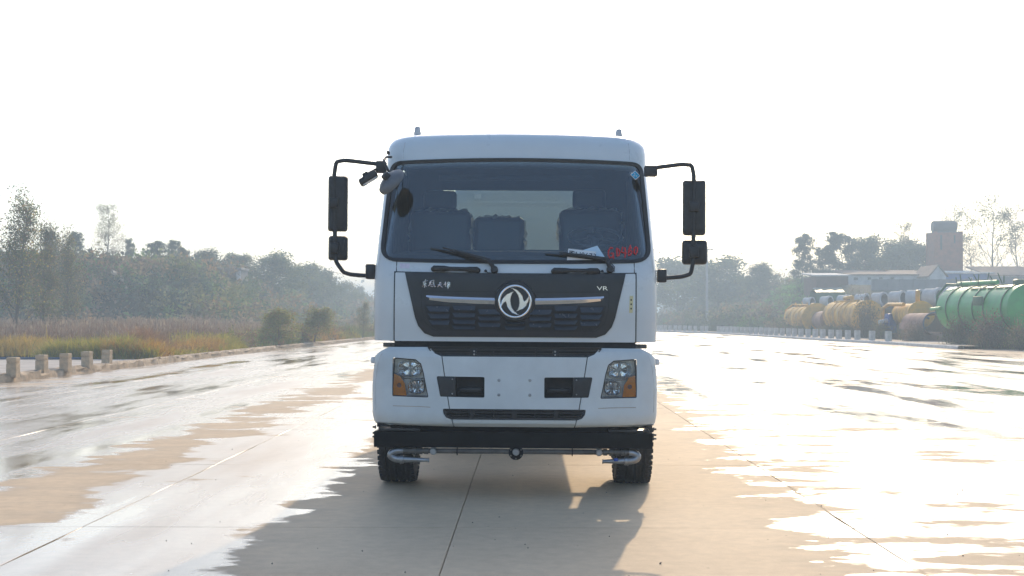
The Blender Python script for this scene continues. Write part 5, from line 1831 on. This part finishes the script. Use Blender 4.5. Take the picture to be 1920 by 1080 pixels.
GREEN = [(.055, .085, .025), (.07, .10, .03), (.045, .07, .025)]
OLIVE = [(.10, .11, .03), (.12, .12, .035), (.08, .09, .03)]
BROWN = [(.14, .095, .055), (.11, .08, .05), (.17, .12, .07)]
YELLOW = [(.34, .25, .04), (.28, .20, .04)]
PINE = [(.035, .06, .03), (.045, .07, .035), (.03, .05, .03)]
BRIGHT = [(.08, .18, .03), (.10, .21, .035)]

def branch_tree(rng, h, r0, n_limb, limb_len, lean, crown_from, sub=4, levels=2, wander=.05):
    """returns (list of (points, radii)), tip points"""
    paths, tips = [], []
    n = 9
    p = np.zeros(3); pts = [p.copy()]
    d = np.array([0, 0, 1.0])
    for k in range(n):
        d = d + rng.normal(size=3) * wander; d /= np.linalg.norm(d)
        p = p + d * h / n; pts.append(p.copy())
    pts = np.array(pts)
    paths.append((pts, np.linspace(r0, r0 * .12, n + 1)))
    tips.append(pts[-1])
    for k in range(n_limb):
        t = crown_from + (1 - crown_from) * (k + rng.uniform(0, 1)) / n_limb
        i = min(n - 1, int(t * n)); q = pts[i] + (pts[i + 1] - pts[i]) * (t * n - i)
        az = k * 2.4 + rng.uniform(-.5, .5)
        ln = limb_len * (1.15 - .75 * t) * rng.uniform(.7, 1.2)
        el = lean + rng.uniform(-.2, .2)
        dd = np.array([math.cos(az) * math.cos(el), math.sin(az) * math.cos(el), math.sin(el)])
        m = 5
        lp = [q.copy()]
        for j in range(m):
            dd = dd + rng.normal(size=3) * .13 + np.array([0, 0, .06]); dd /= np.linalg.norm(dd)
            lp.append(lp[-1] + dd * ln / m)
        lp = np.array(lp)
        paths.append((lp, np.linspace(r0 * .32 * (1.1 - t * .7), r0 * .05, m + 1)))
        tips.append(lp[-1])
        for s in range(sub):
            u = rng.uniform(.25, 1.0) * m
            i = min(m - 1, int(u)); q2 = lp[i] + (lp[i + 1] - lp[i]) * (u - i)
            d2 = dd + rng.normal(size=3) * .65; d2 /= np.linalg.norm(d2)
            l2 = ln * rng.uniform(.25, .5)
            sp = np.array([q2, q2 + d2 * l2 * .5, q2 + d2 * l2 + np.array([0, 0, l2 * .1])])
            paths.append((sp, np.array([r0 * .09, r0 * .06, r0 * .03])))
            tips += [sp[1], sp[2]]
    return paths, np.array(tips)

def wood_mesh(name, paths, mat):
    b = B()
    for pts, rad in paths:
        b.tube([tuple(p) for p in pts], [max(.008, float(r)) for r in rad], 5, cap=False)
    return link(name, b.mesh(name, 50, False), mat).data

def tree_proto(kind, seed):
    """(wood mesh, crown mesh) of a tree about ten metres high"""
    rng = np.random.RandomState(seed)
    c = Cloud()
    if kind == 'poplar':
        paths, tips = branch_tree(rng, 9.4, .16, 26, 3.3, .85, .12, 6)
        for t in tips:
            n = rng.randint(10, 30)
            col = vary(rng, GREEN + OLIVE + BROWN, n)
            y = rng.rand(n) < .07; col[y] = (.40, .30, .05)
            c.add(t + rng.normal(size=(n, 3)) * (.34, .34, .30), rng.uniform(.06, .11, n), col)
        wm = 'bark'
    elif kind == 'airy':
        paths, tips = branch_tree(rng, 9.6, .13, 26, 3.2, .75, .22, 6)
        for t in tips:
            n = rng.randint(8, 24)
            k = t[2] / 10
            col = vary(rng, [(.20, .15, .09), (.16, .13, .08)] if k < .62 else [(.17, .17, .06), (.22, .20, .09)], n)
            c.add(t + rng.normal(size=(n, 3)) * .30, rng.uniform(.05, .09, n), col)
        wm = 'bark_pale'
    elif kind == 'bare':
        paths, tips = branch_tree(rng, 9.6, .13, 24, 5.2, .85, .12, 9)
        for t in tips:
            if t[2] > 6.5 and rng.rand() < .5:
                n = rng.randint(8, 26)
                c.add(t + rng.normal(size=(n, 3)) * .28, rng.uniform(.06, .10, n), vary(rng, OLIVE + GREEN, n))
            elif rng.rand() < .35:
                n = 4
                c.add(t + rng.normal(size=(n, 3)) * .25, rng.uniform(.05, .08, n), vary(rng, BROWN, n))
        wm = 'bark_pale'
    elif kind == 'pine':
        paths, tips = branch_tree(rng, 9.5, .15, 30, 3.0, .22, .2, 4)
        for t in tips:
            n = rng.randint(12, 32)
            c.add(t + rng.normal(size=(n, 3)) * (.38, .38, .22), rng.uniform(.12, .22, n), vary(rng, PINE, n), .3)
        wm = 'bark'
    elif kind == 'round':
        paths, tips = branch_tree(rng, 8.3, .20, 24, 4.4, .5, .18, 6)
        for t in tips:
            n = rng.randint(6, 40)
            tint = [GREEN, OLIVE, PINE][rng.randint(3)]
            c.add(t + rng.normal(size=(n, 3)) * .48, rng.uniform(.13, .24, n), vary(rng, tint, n))
        wm = 'bark'
    elif kind == 'sapling':
        paths, tips = branch_tree(rng, 8.6, .14, 18, 3.8, .6, .22, 5)
        for t in tips:
            n = rng.randint(8, 40)
            col = vary(rng, [(.19, .19, .035), (.26, .21, .04), (.16, .18, .035)], n)
            y = rng.rand(n) < .10; col[y] = (.30, .13, .04)
            c.add(t + rng.normal(size=(n, 3)) * .50, rng.uniform(.12, .24, n), col)
        wm = 'bark'
    b = B()
    for pts, rad in paths:
        b.tube([tuple(p) for p in pts], [max(.010, float(r)) for r in rad], 5, cap=False)
    wme = b.mesh('trunk', 50, False)
    wme.materials.append(M[wm])
    return wme, c.mesh('crown', rng)

PROTO = {}
for k, s in (('poplar', 1), ('poplar2', 21), ('airy', 2), ('bare', 3), ('bare2', 23), ('pine', 4), ('pine2', 24), ('round', 5), ('round2', 25), ('round3', 35), ('sapling', 6), ('sapling2', 26)):
    PROTO[k] = tree_proto(k.rstrip('23'), s)

def tree(kind, label, px, py_top, Z, base=None, wide=1.0, rz=0.0, group=None, name=None):
    x = WX(px, Z)
    zb_ = float(terrain_z(x, Z)) - .1 if base is None else base
    h = WZ(py_top, Z) - zb_
    nm = name or {'pine': 'pine_tree', 'poplar': 'poplar_tree', 'sapling': 'roadside_tree', 'bare': 'thin_tree', 'airy': 'thin_tree'}.get(kind.rstrip('23'), 'leafy_tree')
    root = thing(nm, label, 'tree', (x, Z, zb_), rz, group)
    s = h / 10.0
    root.scale = (s * wide, s * wide, s)
    w, c = PROTO[kind]
    link('trunk', w, None, root)
    link('crown', c, None, root)
    return root

LG = 'trees on the left bank'
tree('poplar', 'tall loose-leaved poplar at the left picture edge above the reeds', 22, 384, 62, 0.0, .95, .3, LG)
tree('poplar2', 'second loose poplar with yellow flecks, just right of the tall edge poplar', 78, 432, 66, 0.0, .8, 1.9, LG)
tree('poplar', 'low speckled poplar in front of the green bank crest', 128, 448, 72, 0.0, .75, 4.0, LG)
tree('pine', 'narrow pine with a pointed tip rising behind the poplars', 90, 432, 100, None, .7, 1.0, LG)
tree('pine2', 'dark ragged pine left of the tall pale tree', 137, 434, 104, None, .8, 2.0, LG)
tree('airy', 'tall pale see-through tree standing highest on the left skyline', 195, 388, 110, None, 1.15, .4, LG)
tree('pine', 'slim pine touching the right side of the tall pale tree', 240, 447, 112, None, .55, 3.0, LG)
tree('pine2', 'pine with a rounded double top, left of the pair on the bank', 284, 452, 112, None, 1.25, .9, LG)
tree('pine', 'spiky-topped pine right of the double-topped one', 321, 450, 114, None, .75, 5.0, LG)
tree('pine2', 'short pine at the foot of the spiky-topped pine, left of the hut', 346, 465, 116, None, .8, 3.6, LG)
tree('round', 'rounded tree behind the hut roof', 392, 468, 122, None, 1.6, .2, LG)
tree('round2', 'broad crown directly right of the hut on the skyline', 448, 474, 126, None, 1.6, 1.2, LG)
tree('round3', 'dense tree forming the skyline hump between hut and mirror', 505, 474, 130, None, 1.7, 2.5, LG)
tree('round2', 'hazy feathery tree under the lower truck mirror', 565, 494, 150, None, 1.5, 4.0, LG)
tree('round', 'small hazy tree right below the mirror arm', 600, 500, 158, None, 1.5, 5.0, LG)
tree('round3', 'faint blue-grey tree at the road end beside the truck', 640, 529, 180, None, 1.7, .7, LG)
tree('round', 'faint low tree half hidden by the truck cab on the left', 672, 538, 215, None, 1.2, 1.7, LG)
SG = 'young trees on the roadside verge'
tree('sapling', 'bushy young tree with reddening leaves on the verge, left of two', 521, 579, 66, -.02, 1.75, 1.0, SG)
tree('sapling2', 'bushy young tree on the verge with an orange-tinged top, right of two', 588, 574, 72, -.02, 1.5, 2.0, SG)
tree('poplar2', 'thin little tree on the verge close to the truck cab', 680, 571, 88, -.02, .9, 3.0, SG)
RG = 'trees behind the scrapyard'
tree('round2', 'pale rounded tree just right of the mirror bracket in the haze', 1272, 482, 190, None, 1.3, .3, RG)
tree('round', 'broad hazy tree behind the utility pole', 1345, 484, 178, None, 1.7, 1.3, RG)
tree('round3', 'low hazy tree above the green slope', 1420, 494, 170, None, 1.5, 2.3, RG)
tree('pine2', 'slender tree standing alone left of the skyline group', 1501, 440, 150, None, .85, .5, RG)
tree('pine', 'dark leafy tree, leftmost of the skyline group behind the brick outbuilding', 1548, 462, 150, None, 1.1, .5, RG)
tree('pine2', 'tall irregular tree in the middle of the skyline group', 1580, 437, 152, None, 1.2, 2.5, RG)
tree('round2', 'loose tree at the right of the skyline group', 1618, 441, 154, None, 1.1, 4.1, RG)
tree('airy', 'lacy tree whose top rises left of the water tower', 1680, 421, 160, None, 1.1, 2.0, RG)
tree('round', 'dense tree in front of the lacy one, left of the water tower', 1670, 452, 156, None, 1.3, 3.0, RG)
tree('round3', 'dense tree leaning against the left side of the water tower', 1722, 450, 158, None, 1.2, 4.4, RG)
tree('bare', 'leaf tuft rising behind the drum of the water tower', 1790, 402, 166, None, .8, 3.0, RG)
tree('bare', 'tall nearly bare tree right of the water tower', 1856, 390, 150, None, 1.15, .0, RG)
tree('bare2', 'bare tree at the right picture edge', 1908, 408, 148, None, 1.1, 2.0, RG)
tree('bare2', 'short twiggy tree between the water tower and the bare tree', 1822, 455, 152, None, 1.3, 4.0, RG)

# bushes
def bush_mesh(seed, tint, n_tip, leaf, twig=True):
    rng = np.random.RandomState(seed)
    c = Cloud()
    paths = []
    for k in range(n_tip):
        az = rng.uniform(0, 2 * PI); el = rng.uniform(.3, 1.45)
        ln = rng.uniform(.6, 1.05)
        e = np.array([math.cos(az) * math.cos(el) * 1.1, math.sin(az) * math.cos(el) * 1.1, math.sin(el)]) * ln
        mid = e * .5 + rng.normal(size=3) * .06
        if k % 3 == 0 and twig:
            paths.append((np.array([[0, 0, 0], mid, e * 1.06]), np.array([.012, .009, .004])))
        n = 26
        t = rng.uniform(.35, 1.05, n)[:, None]
        c.add(e * t + rng.normal(size=(n, 3)) * .11, rng.uniform(leaf * .6, leaf * 1.3, n), vary(rng, tint, n, .35))
    b = B()
    for pts, rad in paths:
        b.tube([tuple(p) for p in pts], [float(r) for r in rad], 4, cap=False)
    w = b.mesh('stem', 50, False); w.materials.append(M['bark'])
    return w, c.mesh('foliage', rng)
BUSH = {'brown': bush_mesh(1, BROWN + [(.09, .08, .045)], 120, .035), 'brown2': bush_mesh(2, BROWN + OLIVE, 120, .035), 'olive': bush_mesh(3, OLIVE + BROWN, 110, .045)}
def bush(kind, label, px, py_top, Z, wpx, rz=0, base=0.0, group='brown bushes in front of the scrapyard'):
    x = WX(px, Z)
    zb_ = base
    root = thing('bush', label, 'bush', (x, Z, zb_), rz, group)
    h = WZ(py_top, Z) - zb_
    wd = wpx * Z / FPX / 2
    root.scale = (wd / 1.0, wd / 1.0, h / 1.02)
    w, c = BUSH[kind]
    link('stem', w, None, root); link('foliage', c, None, root)
bush('brown', 'tall brown bush hiding the near end of the ribbed yellow tank', 1622, 558, 90, 58, .3)
bush('brown2', 'low brown bush between the ribbed yellow tank and the blue engine', 1650, 600, 86, 60, 1.3)
bush('brown', 'brown bush under the rusty trough', 1712, 606, 77.5, 66, 2.3)
bush('brown2', 'dark brown bush at the left foot of the green tank', 1792, 588, 68, 74, .9)
bush('brown', 'wide brown bush covering the middle of the green tank', 1850, 584, 64, 84, 2.9)
bush('brown2', 'brown bush at the picture edge below the green tank cap', 1912, 596, 61.5, 80, 4.1)
bush('olive', 'low olive bush in front of the small ochre tank', 1500, 606, 110, 60, .5)
bush('olive', 'low olive bush in front of the pinkish vessel', 1552, 606, 100, 60, 1.9)
bush('brown2', 'brown scrub under the ribbed yellow tank', 1590, 600, 96, 60, 3.3)

# thickets: masses of foliage that cannot be counted
def thicket(name, label, pts, sizes, palettes, leaf, per, seed, cat='thicket'):
    rng = np.random.RandomState(seed)
    c = Cloud()
    for (x, y, z), s in zip(pts, sizes):
        pal = palettes[rng.randint(len(palettes))]
        k = rng.randint(4, 8)
        for _ in range(k):
            q = np.array([x, y, z]) + np.array([rng.normal() * .55, rng.normal() * .55, rng.uniform(.15, .95)]) * s
            n = int(per * rng.uniform(.6, 1.3) / k)
            c.add(q + rng.normal(size=(n, 3)) * s * .26, rng.uniform(leaf * .6, leaf * 1.4, n), vary(rng, pal, n, .3))
    o = link(name, c.mesh(name, rng), None)
    tag(o, label, cat, kind='stuff')
    return o
rng = np.random.RandomState(77)
def scatter(n, x0, x1, y0, y1, cond, seed):
    r = np.random.RandomState(seed)
    out = []
    while len(out) < n:
        x, y = r.uniform(x0, x1), r.uniform(y0, y1)
        if cond(x, y): out.append((x, y, float(terrain_z(x, y))))
    return out
dull = [OLIVE, BROWN, GREEN, PINE, [(.09, .085, .045), (.075, .07, .045)], [(.16, .15, .05), (.13, .14, .04)], [(.05, .05, .03), (.04, .045, .025)], [(.20, .14, .07), (.15, .11, .06)], [(.07, .13, .03), (.09, .14, .04)], [(.22, .13, .04), (.17, .10, .035)]]
vis_l = lambda x, y: 990 + x / y * 2400 > -60 and x < -18.5
p = scatter(620, -54, -18, 84, 122, lambda x, y: vis_l(x, y), 1)
thicket('bank_thicket', 'dense mixed scrub covering the left bank behind the reeds', p, rng.uniform(.7, 1.5, len(p)), dull, .15, 170, 2)
p = scatter(300, -40, -18, 122, 240, lambda x, y: vis_l(x, y), 3)
thicket('bank_thicket', 'hazy scrub running along the left bank towards the horizon', p, rng.uniform(.9, 1.9, len(p)), dull, .20, 240, 4)
p = scatter(300, 20.5, 46, 116, 215, lambda x, y: x > on_path(RK, y) + 3.5 and 990 + x / y * 2400 < 1440, 5)
thicket('bank_thicket', 'hazy scrub on the bank right of the truck', p, rng.uniform(1.0, 2.0, len(p)), dull, .20, 240, 6)
p = scatter(150, 34, 75, 128, 165, lambda x, y: y > 145 and 990 + x / y * 2400 < 2000, 7)
thicket('bank_thicket', 'undergrowth around the brick water tower', p, rng.uniform(.9, 1.7, len(p)), dull, .19, 220, 8)
p = scatter(130, 21, 42, 84, 122, lambda x, y: x > on_path(RK, y) + 5.0 and 990 + x / y * 2400 < 1500, 9)
thicket('bank_thicket', 'brown scrub at the slope foot beyond the yellow tanks', p, rng.uniform(.6, 1.2, len(p)), [BROWN, OLIVE, BROWN], .13, 200, 10)
# far tree belt on the horizon
p = [(x, 420 + 40 * math.sin(x * .02), 0) for x in np.linspace(-330, 420, 120)]
thicket('far_wood', 'faint wood on the horizon', p, rng.uniform(6, 10, len(p)), [GREEN, PINE], .8, 160, 12)
# low shrubs mixed into the verge
r_v = np.random.RandomState(31)
p = []
for k in range(150):
    y_ = 58 + 75 * r_v.rand() ** 1.2
    p.append((on_path(LK, y_) - .9 - abs(r_v.normal()) * 1.6, y_, .0))
thicket('verge_shrubs', 'olive and rust-brown low shrubs mixed into the left verge', p, r_v.uniform(.4, .85, len(p)), [OLIVE, BROWN, [(.16, .15, .04), (.12, .13, .035)], [(.17, .09, .04), (.13, .08, .04)]], .075, 240, 32, 'shrubs')
# bright green creepers
p = scatter(900, 21, 40, 106, 160, lambda x, y: 1428 < 990 + x / y * 2400 < 1560 and y > 108 and x > on_path(RK, y) + 4.5, 21)
thicket('creeper_patch', 'bright green creepers spread over the slope behind the small ochre tank', p, rng.uniform(.35, .6, len(p)), [BRIGHT, GREEN, BRIGHT, OLIVE], .17, 60, 22)
p = scatter(160, 21, 30, 100, 135, lambda x, y: 1318 < 990 + x / y * 2400 < 1400 and x > on_path(RK, y) + 2.5, 23)
thicket('creeper_patch', 'bright green strip of plants low on the hazy bank', p, rng.uniform(.3, .5, len(p)), [BRIGHT], .12, 60, 24)
p = scatter(230, -36, -27, 94, 101, lambda x, y: 150 < 990 + x / y * 2400 < 232, 25)
thicket('creeper_patch', 'bright green growth on the left bank crest', p, rng.uniform(.4, .8, len(p)), [BRIGHT, OLIVE], .11, 90, 26)

# grasses and reeds: blades
def blades(name, label, bases, hts, widths, cols, rng, lean=.25, seeds=None, cat='grass'):
    n = len(bases)
    az = rng.uniform(0, 2 * PI, n); ln = np.abs(rng.normal(size=n)) * lean
    dx = np.stack([np.cos(az) * ln, np.sin(az) * ln, np.ones(n)], 1)
    side = np.stack([-np.sin(az + rng.normal(size=n)), np.cos(az), np.zeros(n)], 1)
    side /= np.linalg.norm(side, axis=1, keepdims=True)
    b = bases; h = hts[:, None]; w = widths[:, None]
    m = b + dx * h * .55
    t = b + np.stack([np.cos(az) * ln * 1.9, np.sin(az) * ln * 1.9, np.full(n, 1.0)], 1) * h
    v = np.stack([b - side * w * .5, b + side * w * .5, m + side * w * .45, m - side * w * .45, m - side * w * .45, m + side * w * .45, t + side * w * .12, t - side * w * .12], 1).reshape(-1, 3)
    q = np.arange(8 * n).reshape(-1, 4)
    cc = np.repeat(cols, 2, axis=0)
    if seeds is not None:
        k, sz, scol = seeds
        idx = rng.choice(n, k, replace=False)
        c = t[idx]
        s = sz * rng.uniform(.6, 1.3, (k, 1))
        e = rng.normal(size=(k, 3)); e /= np.linalg.norm(e, axis=1, keepdims=True)
        d = dx[idx] / np.linalg.norm(dx[idx], axis=1, keepdims=True)
        v2 = np.stack([c - d * s, c + e * s * .35, c + d * s, c - e * s * .35], 1).reshape(-1, 3)
        q2 = np.arange(4 * k).reshape(-1, 4) + len(v)
        v = np.concatenate([v, v2]); q = np.concatenate([q, q2]); cc = np.concatenate([cc, vary(rng, scol, k)])
    o = link(name, np_mesh(name, v, q, 'grass', cc), None)
    tag(o, label, cat, kind='stuff')
    return o

rng = np.random.RandomState(5)
# reeds
n = 26000
y = rng.uniform(54, 85, n); px = rng.uniform(-40, 640, n); x = (px - 990) / 2400 * y
ok = (x < np.interp(y, [50, 62, 92], [-17.5, -15.5, -14.5])) & (x > -48)
x, y = x[ok], y[ok]
bs = np.stack([x, y, terrain_z(x, y) - .03], 1)
clump = .82 + .22 * fbm(x * .5, y * .5, 9)
blades('reed_bed', 'mauve-brown dry reed bed behind the verge grass', bs, rng.uniform(1.0, 1.75, len(bs)) * clump, rng.uniform(.02, .045, len(bs)), vary(rng, [(.155, .095, .062), (.19, .125, .082), (.125, .08, .052)], len(bs)), rng, .18,
       (len(bs) // 2, .10, [(.21, .165, .12), (.17, .13, .095)]), 'reeds')
# verge grass along the kerb
n = 34000
y = 43.9 + (128 - 43.9) * rng.rand(n) ** 1.5
edge = np.interp(y, [p[1] for p in LK], [p[0] for p in LK])
x = edge - .45 - np.abs(rng.normal(size=n)) * 1.5
clump = np.clip(.62 + .5 * fbm(x * .9, y * .55, 4), .15, 1.3) * np.clip((edge - x) / 1.0, .25, 1)
bs = np.stack([x, y, np.full(n, .02)], 1)
tone = fbm(x * .4, y * .3, 6)
col = np.where((tone > .6)[:, None], vary(rng, [(.36, .21, .03), (.28, .16, .035)], n), np.where((tone < -.35)[:, None], vary(rng, [(.10, .13, .03), (.13, .15, .035)], n), vary(rng, [(.31, .25, .025), (.22, .21, .025)], n)))
blades('verge_grass', 'yellow-green tufted grass along the left kerb', bs, rng.uniform(.6, 1.35, n) * clump, rng.uniform(.015, .035, n), col, rng, .3, (5000, .05, [(.30, .22, .08), (.22, .12, .05)]))
# clumps behind the bollards
cl = [(107, 44.6, 1.0, .75), (150, 45.2, 1.2, .8), (185, 44.8, 1.1, .85), (222, 45.5, 1.2, .95), (236, 44.4, .9, .9), (40, 52, 2.2, .8), (10, 51, 2.0, .8), (75, 53, 2.0, .75), (262, 47, 1.0, 1.2), (280, 50, 1.2, 1.1)]
bb, hh, cc = [], [], []
for px, Z, w, h in cl:
    k = 1500
    a = rng.normal(size=(k, 2)) * w * .38
    d = np.linalg.norm(a, axis=1) / (w * .8)
    bb.append(np.stack([WX(px, Z) + a[:, 0], Z + a[:, 1], np.full(k, .05)], 1))
    hh.append(rng.uniform(.6, 1.1, k) * h * np.clip(1.1 - d * .6, .3, 1.1))
    cc.append(vary(rng, [(.24, .22, .035), (.13, .16, .03), (.28, .21, .04)] if Z < 47 else [(.34, .22, .04), (.27, .20, .04)] if px < 100 else [(.20, .11, .06), (.17, .10, .05)], k))
bs = np.concatenate(bb)
blades('grass_clumps', 'fountain-like yellow grass clumps behind the tan bollards', bs, np.concatenate(hh), rng.uniform(.012, .026, len(bs)), np.concatenate(cc), rng, .38)
# weeds along the right pavement and in front of the tanks
n = 15000
px = rng.uniform(1235, 1960, n)
y = np.where(px > 1690, rng.uniform(59, 70, n), rng.uniform(66, 132, n))
x = (px - 990) / 2400 * y
edge = np.where(y < 63.5, 22.6, np.interp(y, [p[1] for p in RK], [p[0] for p in RK]))
ok = (x > edge + np.where(y < 66, 1.2, 4.0)) & (x < edge + 14)
x, y = x[ok], y[ok]; n = len(x)
bs = np.stack([x, y, terrain_z(x, y) - .02], 1)
blades('weeds', 'brown and green weeds between the far pavement and the scrapyard', bs, rng.uniform(.25, .8, n), rng.uniform(.03, .06, n), vary(rng, [(.10, .15, .03), (.16, .12, .06), (.20, .15, .06), (.12, .09, .05)], n), rng, .4)

# small stones scattered on the slabs
rng = np.random.RandomState(12)
b = B()
for k in range(150):
    y = 7.2 + 14 * rng.rand() ** 1.6
    x = rng.uniform(-4, 5.5)
    s = rng.uniform(.002, .0065) * (1 + (rng.rand() < .06))
    m = T((x, y, .001 + s * .4), (rng.rand() * 3, rng.rand() * 3, rng.rand() * 3), (s * 1.3, s, s * .8))
    vs = [m @ Vector(v) for v in ((1, 0, 0), (-1, 0, 0), (0, 1, 0), (0, -1, 0), (0, 0, 1), (0, 0, -1))]
    b.add(vs, [(0, 2, 4), (2, 1, 4), (1, 3, 4), (3, 0, 4), (2, 0, 5), (1, 2, 5), (3, 1, 5), (0, 3, 5)])
o = b.build('pebbles', 'stone', None, 0)
tag(o, 'tiny dark pebbles strewn over the road slabs', 'pebbles', kind='stuff')

# ------------------------------------------------------------------ haze: the air over the whole place
hz_m = bpy.data.materials.new('haze')
hz_m.use_nodes = True
nt = hz_m.node_tree
nt.nodes.remove(nt.nodes['Principled BSDF'])
pv = nt.nodes.new('ShaderNodeVolumePrincipled')
pv.inputs['Color'].default_value = (0.70, 0.87, 1.0, 1)
pv.inputs['Density'].default_value = 0.0037
pv.inputs['Anisotropy'].default_value = 0.2
nt.links.new(pv.outputs[0], nt.nodes['Material Output'].inputs['Volume'])
hb = B().box(-1520, 1520, -170, 2020, -1.2, 22.0).build('haze', hz_m, None, 0)
tag(hb, 'thin pale morning haze hanging over the whole place', 'haze', kind='stuff')
